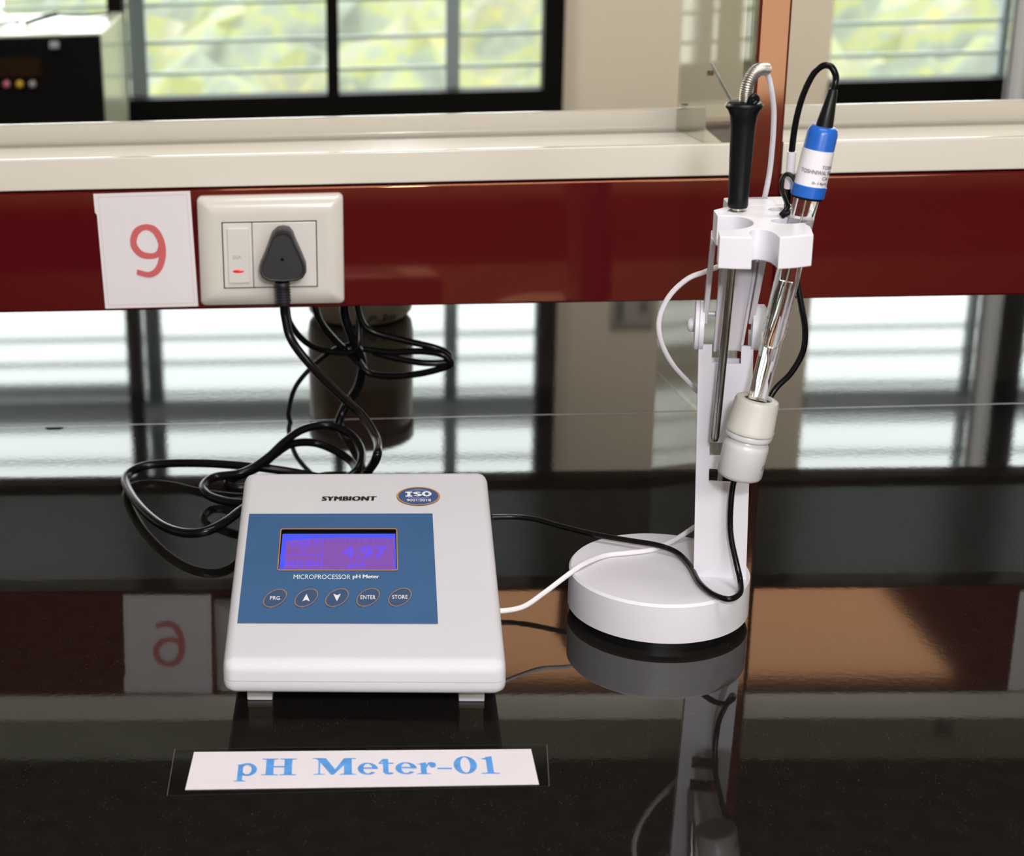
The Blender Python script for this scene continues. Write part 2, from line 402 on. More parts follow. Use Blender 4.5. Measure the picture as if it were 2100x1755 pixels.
NX0, NX1, NZ0, NZ1 = 0.769, 0.898, 0.80, 0.94
nt_ = thing('wall_notice', 'grey notice with dark marks on the beige pillar between the windows', 'notice', (NX0, YW, NZ0))
box('notice_sheet', NX0, NX1, YW - 0.004, YW - 0.001, NZ0, NZ1, mat('grey_notice_print', (0.30, 0.27, 0.24), rough=0.6), nt_)
for a, b, c, d in ((0.12, 0.30, 0.30, 0.8), (0.65, 0.85, 0.35, 0.6), (0.05, 0.95, 0.86, 0.97)):
    box('notice_mark', NX0 + (NX1 - NX0) * a, NX0 + (NX1 - NX0) * b, YW - 0.006, YW - 0.003, NZ0 + (NZ1 - NZ0) * c, NZ0 + (NZ1 - NZ0) * d, mat('dark_notice_mark', (0.09, 0.08, 0.08), rough=0.6), nt_)
# outside: foliage, ground and an added white building
def foliage():
    bm = bmesh.new(); nx, ny = 90, 46
    g = []
    for j in range(ny):
        row = []
        for i in range(nx):
            x = -16 + 34 * i / (nx - 1); y = 8 + 22 * j / (ny - 1)
            z = -5.4 + 0.17 * (y - 8) + 0.55 * math.sin(x * 1.9 + y) * math.cos(y * 1.3 - x * .6) + 0.5 * random.random()
            row.append(bm.verts.new((x + random.uniform(-.12, .12), y + random.uniform(-.2, .2), z)))
        g.append(row)
    for j in range(ny - 1):
        for i in range(nx - 1): bm.faces.new((g[j][i], g[j][i + 1], g[j + 1][i + 1], g[j + 1][i]))
    m = mat('sunlit_foliage', (0.2, 0.22, 0.1), rough=0.6)
    nt = m.node_tree; b = nt.nodes['Principled BSDF']; tc = [n for n in nt.nodes if n.type == 'TEX_COORD'][0]
    n1 = nt.nodes.new('ShaderNodeTexNoise'); n1.inputs['Scale'].default_value = 1.1; n1.inputs['Detail'].default_value = 6; n1.inputs['Roughness'].default_value = 0.6
    cr = nt.nodes.new('ShaderNodeValToRGB'); e = cr.color_ramp.elements
    e[0].position = 0.36; e[0].color = (0.092, 0.100, 0.072, 1); e[1].position = 0.68; e[1].color = (0.235, 0.215, 0.055, 1)
    k = e.new(0.46); k.color = (0.120, 0.138, 0.095, 1)
    k = e.new(0.52); k.color = (0.165, 0.172, 0.040, 1)
    k = e.new(0.60); k.color = (0.155, 0.152, 0.115, 1)
    nt.links.new(tc.outputs['Object'], n1.inputs['Vector']); nt.links.new(n1.outputs['Fac'], cr.inputs['Fac']); nt.links.new(cr.outputs['Color'], b.inputs['Base Color'])
    o = from_bm('foliage', bm, m, smooth=80); tag(o, 'bright yellow-green treetops and bushes beyond the windows', 'foliage', kind='stuff')
foliage()
gr = box('outside_ground', -30, 30, -40, 45, -6.6, -6.4, mat('pale_ground', (0.35, 0.34, 0.28), rough=0.9, noise=(0.5, 0.2))); tag(gr, kind='structure')
gr.name = 'ground'
bl = thing('backdrop', 'added plain white building outside behind the black machine', 'backdrop', (-3.4, 7.2, -6.4))
WHB = mat('backdrop_white', (0.85, 0.87, 0.87), rough=0.8, noise=(1, 0.03))
box('backdrop_block', -5.6, -1.62, 5.4, 6.9, -6.4, 0.4, WHB, bl)  # plain block added so the left window panes burn out white
box('backdrop_cap', -5.7, -1.58, 5.34, 6.96, 0.4, 0.52, WHB, bl)

# ================================================================ worktops
JY = lambda x: 0.0872 + 0.031 * x
def slab(label, poly):
    bm = bmesh.new()
    A = [bm.verts.new((a, b, -0.03)) for a, b in poly]; B = [bm.verts.new((a, b, 0)) for a, b in poly]
    bm.faces.new(A[::-1]); bm.faces.new(B)
    for i in range(4): bm.faces.new((A[i], A[(i + 1) % 4], B[(i + 1) % 4], B[i]))
    bmesh.ops.bevel(bm, geom=list(bm.edges), offset=0.0006, segments=2, profile=0.5, affect='EDGES')
    tag(from_bm('granite_worktop', bm, GRANITE, wn=40), label, 'worktop')
GX0, GX1 = -1.25, 1.55
slab('polished black granite worktop, near slab carrying the meter and stand', [(GX0, -0.645), (GX1, -0.645), (GX1, JY(GX1) - 0.0008), (GX0, JY(GX0) - 0.0008)])
slab('polished black granite worktop, far slab beyond the pale joint line', [(GX0, JY(GX0) + 0.0008), (GX1, JY(GX1) + 0.0008), (GX1, 0.98), (GX0, 0.98)])
jt = prism('worktop_joint', [(GX0, JY(GX0) - 0.0007), (GX1, JY(GX1) - 0.0007), (GX1, JY(GX1) + 0.0007), (GX0, JY(GX0) + 0.0007)], -0.02, -0.0001, JOINT, None, smooth=None); tag(jt, 'thin pale filler line in the joint between the two granite slabs', 'joint filler')
cab = thing('bench_cabinet', 'plain cabinet carrying the black granite worktop', 'cabinet', (0.1, 0, ZF))
box('cabinet_body', -1.22, 1.52, -0.615, 0.95, ZF + 0.08, -0.03, CREAM, cab)
box('plinth', -1.18, 1.48, -0.56, 0.9, ZF, ZF + 0.08, BLACKM, cab)

# ================================================================ reagent rack
rack = thing('reagent_rack', 'maroon steel rack with cream shelf trays standing on the black worktop', 'rack', (0.34, 0.02, 0))
PX0, PX1 = 0.3272, 0.3527
for a, b in ((-1.20, PX0), (PX1, 1.50)):
    box('front_beam', a, b, 0.0, 0.03, 0.131, 0.2345, MAROON, rack, 0.0022)
box('rear_beam', -1.20, 1.50, 0.262, 0.29, 0.131, 0.2345, MAROON, rack, 0.0022)
box('post', PX0, PX1, -0.0005, 0.045, 0.0, 0.56, MAROON, rack, 0.0022)
for px_ in (-1.225, 1.50):
    box('post', px_, px_ + 0.0255, -0.0005, 0.29, 0.0, 0.56, MAROON, rack, 0.0022)
box('underside_panel', -1.20, 1.50, 0.03, 0.262, 0.137, 0.140, DARKSHEET, rack)
def tray(x0, x1, y0, y1, z0, z1, zf, t=0.0012):
    bm = bmesh.new()
    prof = [(y0, z0), (y0, z1), (y0 + 0.006, z1), (y0 + 0.006, zf)] + [(y1 - 0.006 - 0.004 * (1 - math.sin(a)), zf + 0.004 * (1 - math.cos(a))) for a in [math.radians(15 * i) for i in range(7)]] + [(y1 - 0.006, z1), (y1, z1), (y1, z0)]
    A = [bm.verts.new((x0, a, b)) for a, b in prof]; B = [bm.verts.new((x1, a, b)) for a, b in prof]
    for i in range(len(prof)): bm.faces.new((A[i], A[(i + 1) % len(prof)], B[(i + 1) % len(prof)], B[i]))
    bm.faces.new(A); bm.faces.new(B)
    lng = [e for e in bm.edges if abs(e.verts[0].co.x - e.verts[1].co.x) > 0.1 and not (e.verts[0].co.y > y1 - 0.0105 and e.verts[0].co.z < zf + 0.0042 and e.verts[0].co.z > z0 + 0.001)]
    bmesh.ops.bevel(bm, geom=lng, offset=0.0015, segments=3, profile=0.5, affect='EDGES')
    bmesh.ops.triangulate(bm, faces=[f for f in bm.faces if len(f.verts) > 4])
    return from_bm('shelf_tray', bm, CREAM, rack, wn=40)
tray(-1.19, PX0 - 0.0004, 0.0, 0.182, 0.2358, 0.2623, 0.2435)
tray(PX1 + 0.0004, 1.49, 0.0, 0.182, 0.2358, 0.2623, 0.2435)
box('upper_shelf', -1.225, 1.525, 0.0, 0.292, 0.475, 0.53, DARKPAINT, rack, 0.002)

pane = thing('acrylic_pane', 'clear pane standing in the cream tray against the maroon post', 'pane', (0.31, 0.09, 0.2435))
def slanted(name, xa, ya, xb, yb, z0, z1, th, m, parent):
    d = (V((xb, yb, 0)) - V((xa, ya, 0))).normalized(); n = V((d.y, -d.x, 0)) * th / 2
    poly = [(xa + n.x, ya + n.y), (xb + n.x, yb + n.y), (xb - n.x, yb - n.y), (xa - n.x, ya - n.y)]
    return prism(name, poly, z0, z1, m, parent, smooth=None)
slanted('clear_sheet', 0.3250, 0.010, 0.3010, 0.173, 0.2440, 0.474, 0.0025, ACRYLIC, pane)
pane2 = thing('acrylic_pane', 'clear pane standing on the worktop under the maroon beam behind the stand', 'pane', (0.31, 0.09, 0.0))
slanted('clear_sheet', 0.3250, 0.034, 0.3010, 0.215, 0.0003, 0.1365, 0.0025, ACRYLIC, pane2)
rod_a = (0.3168, 0.1200, 0.3098); rod_b = (0.3229, 0.0600, 0.2863)
tube('support_rod', [rod_a, rod_b], 0.0012, ARMP, pane, spline=False)
for q in ((0.3045, 0.1650, 0.2664), (0.3156, 0.1180, 0.3018)):
    lathe('bolt', (q[0] - 0.002, q[1], q[2]), (q[0] + 0.003, q[1], q[2]), [(0, 0), (0, 0.0022), (1, 0.0022), (1, 0)], STEEL, pane, seg=12)

# ================================================================ number sign
sg = thing('number_sign', 'white laminated sheet with a red number 9 stuck on the maroon beam', 'sign', (-0.167, -0.0006, 0.134))
SG = ((-0.2050, 0.1337), (-0.1257, 0.1344), (-0.1284, 0.2333), (-0.2083, 0.2326))
def sgm(u, v, y=-0.0016):
    a = V(SG[0]).lerp(V(SG[1]), u); b = V(SG[3]).lerp(V(SG[2]), u); c = a.lerp(b, v); return (c.x, y, c.y)
bm = bmesh.new()
pl = [(0, 0), (1, 0), (1, 1), (-0.012, 1), (-0.012, .84), (0.006, .82)]
A = [bm.verts.new(sgm(a, b, -0.0012)) for a, b in pl]; B = [bm.verts.new(sgm(a, b, -0.0002)) for a, b in pl]
bm.faces.new(A); bm.faces.new(B[::-1])
for i in range(len(pl)): bm.faces.new((A[i], A[(i + 1) % len(pl)], B[(i + 1) % len(pl)], B[i]))
from_bm('sheet', bm, PAPER, sg)
o_ = [(0.035, 0.025), (0.965, 0.025), (0.965, 0.975), (0.035, 0.975)]; i_ = [(0.041, 0.031), (0.959, 0.031), (0.959, 0.969), (0.041, 0.969)]
ring_on('border_line', o_, i_, lambda a, b: sgm(a, b, -0.00135), PINKLINE, sg)
nine = stroke([(0.655, 0.55), (0.62, 0.475), (0.54, 0.452), (0.43, 0.475), (0.365, 0.56), (0.40, 0.66), (0.50, 0.705), (0.60, 0.675), (0.657, 0.58), (0.662, 0.46), (0.61, 0.345), (0.51, 0.293), (0.375, 0.318)],
              [0.05, 0.054, 0.05, 0.062, 0.070, 0.066, 0.050, 0.066, 0.072, 0.072, 0.064, 0.050, 0.046], 10)
poly_on('numeral', nine, lambda a, b: sgm(a, b, -0.0014), PINK, sg, step=(0, -6e-6, 0))

sg2 = thing('number_sign', 'white laminated sheet on the maroon beam at the far right edge', 'sign', (0.622, -0.0006, 0.1365))
box('sheet', 0.583, 0.662, -0.0012, -0.0002, 0.1365, 0.2335, PAPER, sg2)
# ================================================================ socket
sk = thing('wall_socket', 'ivory switch and socket plate on the maroon beam beside the number sign', 'socket', (-0.063, 0, 0.136))
bm = bmesh.new()
x0, x1, z0, z1 = -0.1229, -0.0020, 0.1358, 0.2292
loops = []
for inset, y in ((0.0, -0.0002), (0.0, -0.0045), (0.0012, -0.0072), (0.010, -0.0100), (0.0155, -0.0104), (0.0195, -0.0100)):
    loops.append([bm.verts.new((a, y, b)) for a, b in rrect(x0 + inset, x1 - inset, z0 + inset, z1 - inset, 0.0042 if inset < .005 else 0.0015, 5)])
for a, b in zip(loops, loops[1:]):
    n = len(a)
    for i in range(n): bm.faces.new((a[i], a[(i + 1) % n], b[(i + 1) % n], b[i]))
bm.faces.new(loops[-1]); bm.faces.new(loops[0][::-1])
from_bm('cover_plate', bm, SOCK, sk, smooth=50)
mx0, mx1, mz0, mz1 = -0.1018, -0.0248, 0.1528, 0.2076
box('module_surround', mx0 - 0.0009, mx1 + 0.0009, -0.0106, -0.0090, mz0 - 0.0009, mz1 + 0.0009, GAP, sk)
box('socket_module', mx0 + 0.0245, mx1, -0.0118, -0.009, mz0, mz1, SOCK2, sk, 0.0006, 2)
sw = box('switch_module', mx0, mx0 + 0.0240, -0.0118, -0.009, mz0, mz1, SOCK2, sk, 0.0006, 2)
rk = box('rocker', mx0 + 0.0035, mx0 + 0.0215, -0.0134, -0.0112, mz0 + 0.0040, mz1 - 0.0040, SOCK2, sw, 0.0008, 2)
pk = lambda a, b: (a, -0.01345, b)
print_on('rating_text', text_mesh('20A', bold=0.01), (-0.0945, -0.0868, 0.1778, 0.1808), pk, mat('faint_grey_print', (0.42, 0.38, 0.37), rough=.5), sw)
bm = bmesh.new()
el = [(-0.0899 + 0.0052 * math.cos(2 * math.pi * i / 24), 0.1672 + 0.0015 * math.sin(2 * math.pi * i / 24)) for i in range(24)]
A = [bm.verts.new((a, -0.0133, b)) for a, b in el]; T_ = bm.verts.new((-0.0899, -0.0146, 0.1672))
for i in range(24): bm.faces.new((A[i], A[(i + 1) % 24], T_))
from_bm('indicator_lens', bm, REDLENS, sw, smooth=60)

# ================================================================ plug and power cord
pg = thing('power_plug', 'black three-pin plug with long coiled black cord in the ivory socket', 'plug', (-0.052, -0.0118, 0.153))
def plug_pt(px, py):  # outline measured on the face of the plug
    return px, py
out_ = [(-0.0514, -0.0400, 0.2072), (-0.0561, -0.0400, 0.2065), (-0.0602, -0.0400, 0.2029), (-0.0627, -0.0400, 0.1965), (-0.0662, -0.0400, 0.1876), (-0.0709, -0.0400, 0.1771), (-0.0714, -0.0400, 0.1714), (-0.0696, -0.0400, 0.1673), (-0.0648, -0.0400, 0.1643), (-0.0529, -0.0400, 0.1632), (-0.0409, -0.0400, 0.1638), (-0.0353, -0.0400, 0.1662), (-0.0328, -0.0400, 0.1706), (-0.0331, -0.0400, 0.1764), (-0.0372, -0.0400, 0.1871), (-0.0410, -0.0400, 0.1961), (-0.0432, -0.0400, 0.2026), (-0.0463, -0.0400, 0.2063)]
oc = [(p[0], p[2]) for p in out_]
cx = sum(p[0] for p in oc) / len(oc); cz = sum(p[1] for p in oc) / len(oc)
bm = bmesh.new(); LP = []
for s, y in ((0.86, -0.0120), (0.96, -0.016), (1.0, -0.022), (1.0, -0.033), (0.97, -0.0375), (0.91, -0.0395), (0.86, -0.0393), (0.84, -0.0384), (0.80, -0.0384)):
    LP.append([bm.verts.new((cx + (a - cx) * s, y, cz + (b - cz) * s)) for a, b in oc])
n = len(oc)
for a, b in zip(LP, LP[1:]):
    for i in range(n): bm.faces.new((a[i], a[(i + 1) % n], b[(i + 1) % n], b[i]))
bm.faces.new(LP[-1]); bm.faces.new(LP[0][::-1])
from_bm('plug_body', bm, BLACKPL, pg, smooth=40)
lathe('screw_recess', (cx, -0.0393, cz - 0.001), (cx, -0.0387, cz - 0.001), [(0, 0), (0, 0.0014), (1, 0.0014), (1, 0)], BLACKRUB, pg, seg=16)
s0 = (-0.0529, -0.0280, 0.1613); s1 = (-0.0522, -0.0280, 0.1421)
bm = bmesh.new()
pr_ = [(0, 0.0062)]
for i in range(7): pr_ += [(0.12 + i * 0.12, 0.0066), (0.16 + i * 0.12, 0.0056), (0.20 + i * 0.12, 0.0056)]
pr_ += [(1.0, 0.0052)]
lathe('strain_relief', s0, s1, pr_, BLACKPL, pg, seg=20)
cord = [s1, (-0.0513, -0.0280, 0.1312), (-0.0464, -0.0320, 0.1124), (-0.0295, -0.0450, 0.0929), (-0.0056, -0.0700, 0.0754), (0.0118, -0.0950, 0.0658), (0.0216, -0.1300, 0.0597), (0.0209, -0.1650, 0.0574), (0.0134, -0.0831, 0.0120), (0.0074, -0.0818, 0.0060), (-0.0106, -0.0813, 0.0060),
        (-0.0469, -0.0715, 0.0100), (-0.0794, -0.0685, 0.0140), (-0.1166, -0.0593, 0.0140), (-0.1528, -0.0476, 0.0100), (-0.1755, -0.0496, 0.0080), (-0.1860, -0.0672, 0.0070), (-0.1823, -0.0949, 0.0070), (-0.1661, -0.1423, 0.0090), (-0.1455, -0.1833, 0.0110), (-0.1264, -0.2061, 0.0140), (-0.1092, -0.2116, 0.0170), (-0.0944, -0.2002, 0.0200), (-0.0817, -0.1734, 0.0200), (-0.0605, -0.1367, 0.0180)]
tube('power_cord', cord, 0.0036, BLACKRUB, pg, n=12)
cord2 = [(-0.0301, -0.1120, 0.0120), (-0.0066, -0.0967, 0.0120), (0.0067, -0.0873, 0.0180), (0.0102, -0.0613, 0.0240), (0.0011, -0.0359, 0.0300), (-0.0178, -0.0244, 0.0340), (-0.0383, -0.0334, 0.0340), (-0.0539, -0.0530, 0.0300), (-0.0675, -0.0736, 0.0240), (-0.0862, -0.0909, 0.0180), (-0.1103, -0.0909, 0.0140), (-0.1183, -0.1076, 0.0130), (-0.1138, -0.1268, 0.0130), (-0.1012, -0.1396, 0.0130), (-0.0832, -0.1487, 0.0140), (-0.0602, -0.1473, 0.0140)]
tube('power_cord_loop', cord2, 0.0035, BLACKRUB, pg, n=12)
cord3 = [(0.0075, -0.0733, 0.0070), (0.0024, -0.0426, 0.0070), (-0.0107, -0.0258, 0.0110), (-0.0294, -0.0182, 0.0160), (-0.0486, -0.0308, 0.0200), (-0.0617, -0.0486, 0.0180), (-0.0752, -0.0697, 0.0140), (-0.0986, -0.0887, 0.0100), (-0.0900, -0.1002, 0.0080), (-0.0625, -0.0902, 0.0080)]
tube('power_cord_loop', cord3, 0.0035, BLACKRUB, pg, n=12)

# ================================================================ cables behind the beam
cb = thing('hanging_cable', 'bunch of thin black cables hanging below the beam before the cream jar', 'cable', (0.02, 0.08, 0.0))
tube('cable_strand', [(-0.0516, 0.0200, 0.1270), (-0.0486, 0.0200, 0.1113), (-0.0358, 0.0300, 0.0914), (-0.0175, 0.0450, 0.0785), (0.0074, 0.0600, 0.0752), (0.0100, 0.0700, 0.1020), (0.0102, 0.0700, 0.1243)], 0.0027, BLACKRUB, cb)
tube('cable_strand', [(-0.0302, 0.0500, 0.1305), (-0.0243, 0.0500, 0.1061), (-0.0098, 0.0600, 0.0827), (0.0052, 0.0700, 0.0649), (0.0138, 0.0700, 0.0519)], 0.0030, BLACKRUB, cb)
tube('cable_strand', [(-0.0027, 0.0600, 0.1273), (-0.0017, 0.0600, 0.1051), (0.0054, 0.0650, 0.0810), (0.0126, 0.0700, 0.0611), (0.0093, 0.0750, 0.0365), (-0.0042, 0.0800, 0.0117), (-0.0111, 0.0700, -0.0035)], 0.0042, BLACKRUB, cb)
tube('cable_strand', [(0.0072, 0.0600, 0.1271), (0.0120, 0.0600, 0.1026), (0.0226, 0.0600, 0.0912), (0.0503, 0.0550, 0.0841), (0.0766, 0.0500, 0.0785), (0.0886, 0.0500, 0.0720), (0.0862, 0.0450, 0.0669), (0.0670, 0.0450, 0.0663), (0.0437, 0.0500, 0.0692), (0.0224, 0.0550, 0.0738)], 0.0030, BLACKRUB, cb)
tube('cable_strand', [(0.0138, 0.0550, 0.0771), (0.0373, 0.0500, 0.0751), (0.0627, 0.0450, 0.0771), (0.0816, 0.0400, 0.0757), (0.0901, 0.0400, 0.0684), (0.0849, 0.0450, 0.0620), (0.0630, 0.0500, 0.0548), (0.0373, 0.0550, 0.0514), (0.0180, 0.0600, 0.0532), (0.0094, 0.0600, 0.0643)], 0.0030, BLACKRUB, cb)
tube('cable_strand', [(0.0032, 0.0700, 0.0772), (-0.0144, 0.0750, 0.0692), (-0.0323, 0.0800, 0.0532), (-0.0481, 0.0800, 0.0334), (-0.0545, 0.0800, 0.0101), (-0.0525, 0.0800, -0.0027)], 0.0022, BLACKRUB, cb)

# ================================================================ jar on the far slab
jr = thing('cream_jar', 'cream plastic jar with handwritten mark standing behind the beam', 'jar', (0.0146, 0.437, 0))
lathe('jar_body', (0.0146, 0.437, 0.0), (0.0146, 0.437, 0.128), [(0, 0), (0, 0.048), (0.02, 0.0525), (0.06, 0.0565), (0.16, 0.0585), (0.90, 0.0575), (0.95, 0.055), (1, 0.054), (1, 0)], JARM, jr, seg=48)
lathe('jar_lid', (0.0146, 0.437, 0.126), (0.0146, 0.437, 0.142), [(0, 0), (0, 0.0575), (0.1, 0.059), (0.85, 0.059), (1, 0.056), (1, 0)], JARM, jr, seg=48)
def jarmap(u, v):
    a = math.radians(-90 + u); return (0.0146 + 0.0592 * math.cos(a), 0.437 + 0.0592 * math.sin(a), v)
print_on('handwriting', text_mesh('P-3m', bold=0.012, shear=0.4), (6, 40, 0.006, 0.0145), jarmap, LOGOBLK, jr)

# ================================================================ pH meter
mt = thing('ph_meter', 'white benchtop meter with blue front panel and lit violet display', 'meter', (0.00675, -0.4742, 0.0), math.radians(-1.2), local=True)
TT = math.radians(12); H0 = 0.0417
def face(x, v, h=0.0):
    return (x, v * math.cos(TT) - h * math.sin(TT), H0 + v * math.sin(TT) + h * math.cos(TT))
LB = 0.208; ZB = H0 + LB * math.tan(TT)
def shell(name, prof, hw, bev, m, seg=5):
    bm = bmesh.new()
    A = [bm.verts.new((-hw, a, b)) for a, b in prof]; B = [bm.verts.new((hw, a, b)) for a, b in prof]
    n = len(prof); bm.faces.new(A); bm.faces.new(B)
    for i in range(n): bm.faces.new((A[i], A[(i + 1) % n], B[(i + 1) % n], B[i]))
    es = [e for e in bm.edges if (min(e.verts[0].co.z, e.verts[1].co.z) > prof[0][1] + 0.001 or abs(e.verts[0].co.z - e.verts[1].co.z) > 0.004)] if name == 'upper_shell' else list(bm.edges)
    bmesh.ops.bevel(bm, geom=es, offset=bev, segments=seg, profile=0.5, affect='EDGES', clamp_overlap=True)
    bmesh.ops.triangulate(bm, faces=[f for f in bm.faces if len(f.verts) > 4])
    return from_bm(name, bm, m, mt, wn=40)
shell('upper_shell', [(0, 0.0300), (0, H0 + 0.0005), (LB, ZB + 0.0005), (LB, 0.0300)], 0.0853, 0.0068, WPLASTIC)
bm = bmesh.new()
LP = []
for s, z in ((0.0050, 0.0212), (0.0022, 0.0217), (0.0006, 0.0235), (0.0, 0.0262), (0.0, 0.0292), (0.0008, 0.0296)):
    LP.append([bm.verts.new((a, b, z)) for a, b in rrect(-0.0853 + s, 0.0853 - s, s, LB - s, 0.0068, 5)])
for a, b in zip(LP, LP[1:]):
    for i in range(len(a)): bm.faces.new((a[i], a[(i + 1) % len(a)], b[(i + 1) % len(a)], b[i]))
bm.faces.new(LP[-1]); bm.faces.new(LP[0][::-1])
from_bm('lower_shell', bm, WPLASTIC, mt, smooth=50)
for fx, fy in ((-0.0655, 0.031), (0.0665, 0.031), (-0.0655, 0.165), (0.0665, 0.165)):
    ft = box('foot', fx - 0.0075, fx + 0.0075, fy + 0.0012, fy + 0.016, 0.0006, 0.0225, mat('beige_foot_pad', (0.60, 0.53, 0.42), rough=0.6) if fx < 0 and fy < .1 else bpy.data.materials['beige_foot_pad'], mt, 0.0005, 2)
    box('foot_cup', fx - 0.0080, fx + 0.0080, fy, fy + 0.017, 0.0, 0.0050, WPLASTIC, ft, 0.0008, 2)
# blue panel
PXL, PXR, PV0, PV1 = -0.0784, 0.0458, 0.0380, 0.1577
pn = poly_on('blue_panel', [[(PXL, PV0), (PXR, PV0), (PXR, PV1), (PXL, PV1)]], lambda a, b: face(a, b, 0.0011), PANELBLUE, mt)
DX0, DX1, DV0, DV1 = -0.0563, 0.0219, 0.0921, 0.1397
ring_on('display_border', rrect(DX0, DX1, DV0, DV1, 0.002), rrect(DX0 + 0.0008, DX1 - 0.0008, DV0 + 0.0012, DV1 - 0.0012, 0.0014), lambda a, b: face(a, b, 0.0016), GOLD, pn)
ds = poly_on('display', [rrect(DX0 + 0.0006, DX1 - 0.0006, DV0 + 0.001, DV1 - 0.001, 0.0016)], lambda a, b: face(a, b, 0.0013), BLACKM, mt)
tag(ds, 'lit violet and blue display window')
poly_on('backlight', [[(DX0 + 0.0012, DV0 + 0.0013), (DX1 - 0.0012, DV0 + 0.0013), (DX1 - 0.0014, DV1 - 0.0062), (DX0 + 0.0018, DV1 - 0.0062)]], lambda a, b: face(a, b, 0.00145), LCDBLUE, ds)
poly_on('reading_field', [[(DX0 + 0.0045, DV0 + 0.0015), (DX1 - 0.0022, DV0 + 0.0015), (DX1 - 0.0022, DV1 - 0.0113), (-0.018, DV1 - 0.0108), (-0.040, DV1 - 0.0125), (DX0 + 0.0045, DV1 - 0.0146)]], lambda a, b: face(a, b, 0.0016), LCDPURP, ds)
lc = lambda a, b: face(a, b, 0.00175)
def pt(name, body, pA, pB, m, parent, h=0.00175, **k):
    print_on(name, text_mesh(body, **k), (pA[0], pB[0], pA[1], pB[1]), lambda a, b: face(a, b, h), m, parent)
def pt2(name, body, pA, pB, m, parent, h=0.00175, d=0.010, n=3, **k):
    vs, fs = text_mesh(body, **k); V2, F2 = [], []; w = pB[0] - pA[0]; hh = pB[1] - pA[1]
    for q in range(n):
        b = len(V2)
        V2 += [face(pA[0] + w * ((1 - d * (n - 1)) * x + d * q), pA[1] + hh * y, h + q * 2.5e-5) for x, y in vs]; F2 += [tuple(i + b for i in f) for f in fs]
    me = bpy.data.meshes.new(name); me.from_pydata(V2, [], F2); me.update()
    return link(name, me, m, parent)
pt2('reading_text', '4.97', (-0.0152, 0.1053), (0.0144, 0.1189), LCDCHAR, ds, d=0.016)
pt2('reading_text', 'pH', (-0.0100, 0.0936), (-0.0002, 0.1016), LCDCHAR, ds, d=0.03)
pt2('temperature_text', '030.5', (-0.0492, 0.1195), (-0.0298, 0.1267), LCDCHAR, ds, d=0.010)
pt2('temperature_text', '\u00b0C', (-0.0431, 0.1113), (-0.0376, 0.1179), LCDCHAR, ds, d=0.016)
pt2('counter_text', '00104', (-0.0517, 0.0957), (-0.0291, 0.1032), LCDCHAR, ds, d=0.010)
pt('date_text', '19/04/23 11:55', (-0.0261, 0.1228), (0.0186, 0.1283), LCDFAINT, ds, bold=0.0)
a_ = (-0.0276, 0.0946); b_ = (-0.0276, 0.1284); c_ = (-0.0539, 0.1091); d_ = (-0.0280, 0.1097)
poly_on('divider_line', [[(a_[0] - .0003, a_[1]), (a_[0] + .0003, a_[1]), (b_[0] + .0003, b_[1]), (b_[0] - .0003, b_[1])], [(c_[0], c_[1] - .0003), (d_[0], d_[1] - .0003), (d_[0], d_[1] + .0003), (c_[0], c_[1] + .0003)]], lc, LCDCHAR, ds)
pt('panel_text', 'MICROPROCESSOR', (-0.0452, 0.0830), (-0.0086, 0.0878), LOGOWHT, pn, h=0.0016)
pt2('panel_text', 'pH Meter', (-0.0073, 0.0826), (0.0098, 0.0878), LOGOWHT, pn, h=0.0016, d=0.010)
# five slanted oval buttons
def btn(px_c, art):
    c = px_c
    l11 = 0.00735; l21 = 0.0036; l22 = 0.0088
    def ell(s): return [(c[0] + s * l11 * math.cos(t), c[1] + s * (l21 * math.cos(t) + l22 * math.sin(t))) for t in [2 * math.pi * i / 48 for i in range(48)]]
    b = bmesh.new(); A = [b.verts.new(face(x, y, 0.0012)) for x, y in ell(0.99)]; B = [b.verts.new(face(x, y, 0.0018)) for x, y in ell(0.96)]
    for i in range(48): b.faces.new((A[i], A[(i + 1) % 48], B[(i + 1) % 48], B[i]))
    b.faces.new(B)
    bt = from_bm('button', b, BTNBLUE, mt, smooth=40)
    ring_on('button_outline', ell(1.0), ell(0.93), lambda a, q: face(a, q, 0.0020), GOLD, bt)
    art(c, bt)
def word(w, dx, dv):
    def f(c, bt): print_on('button_text', text_mesh(w, bold=0.012, spacing=1.1), (c[0] - dx, c[0] + dx, c[1] - dv, c[1] + dv), lambda a, q: face(a, q, 0.0021), LOGOWHT, bt)
    return f
def arrow(s):
    def f(c, bt):
        poly_on('arrow_mark', [[(c[0], c[1] + s * 0.0040), (c[0] - 0.0024, c[1] - s * 0.0040), (c[0], c[1] - s * 0.0022)], [(c[0], c[1] + s * 0.0040), (c[0], c[1] - s * 0.0022), (c[0] + 0.0024, c[1] - s * 0.0040)]], lambda a, q: face(a, q, 0.0021), LOGOWHT, bt)
    return f
btn((-0.0561, 0.0624), word('PRG', 0.0031, 0.0020))
btn((-0.0363, 0.0628), arrow(1))
btn((-0.0169, 0.0631), arrow(-1))
btn((0.0027, 0.0634), word('ENTER', 0.0047, 0.0020))
btn((0.0227, 0.0637), word('STORE', 0.0048, 0.0020))
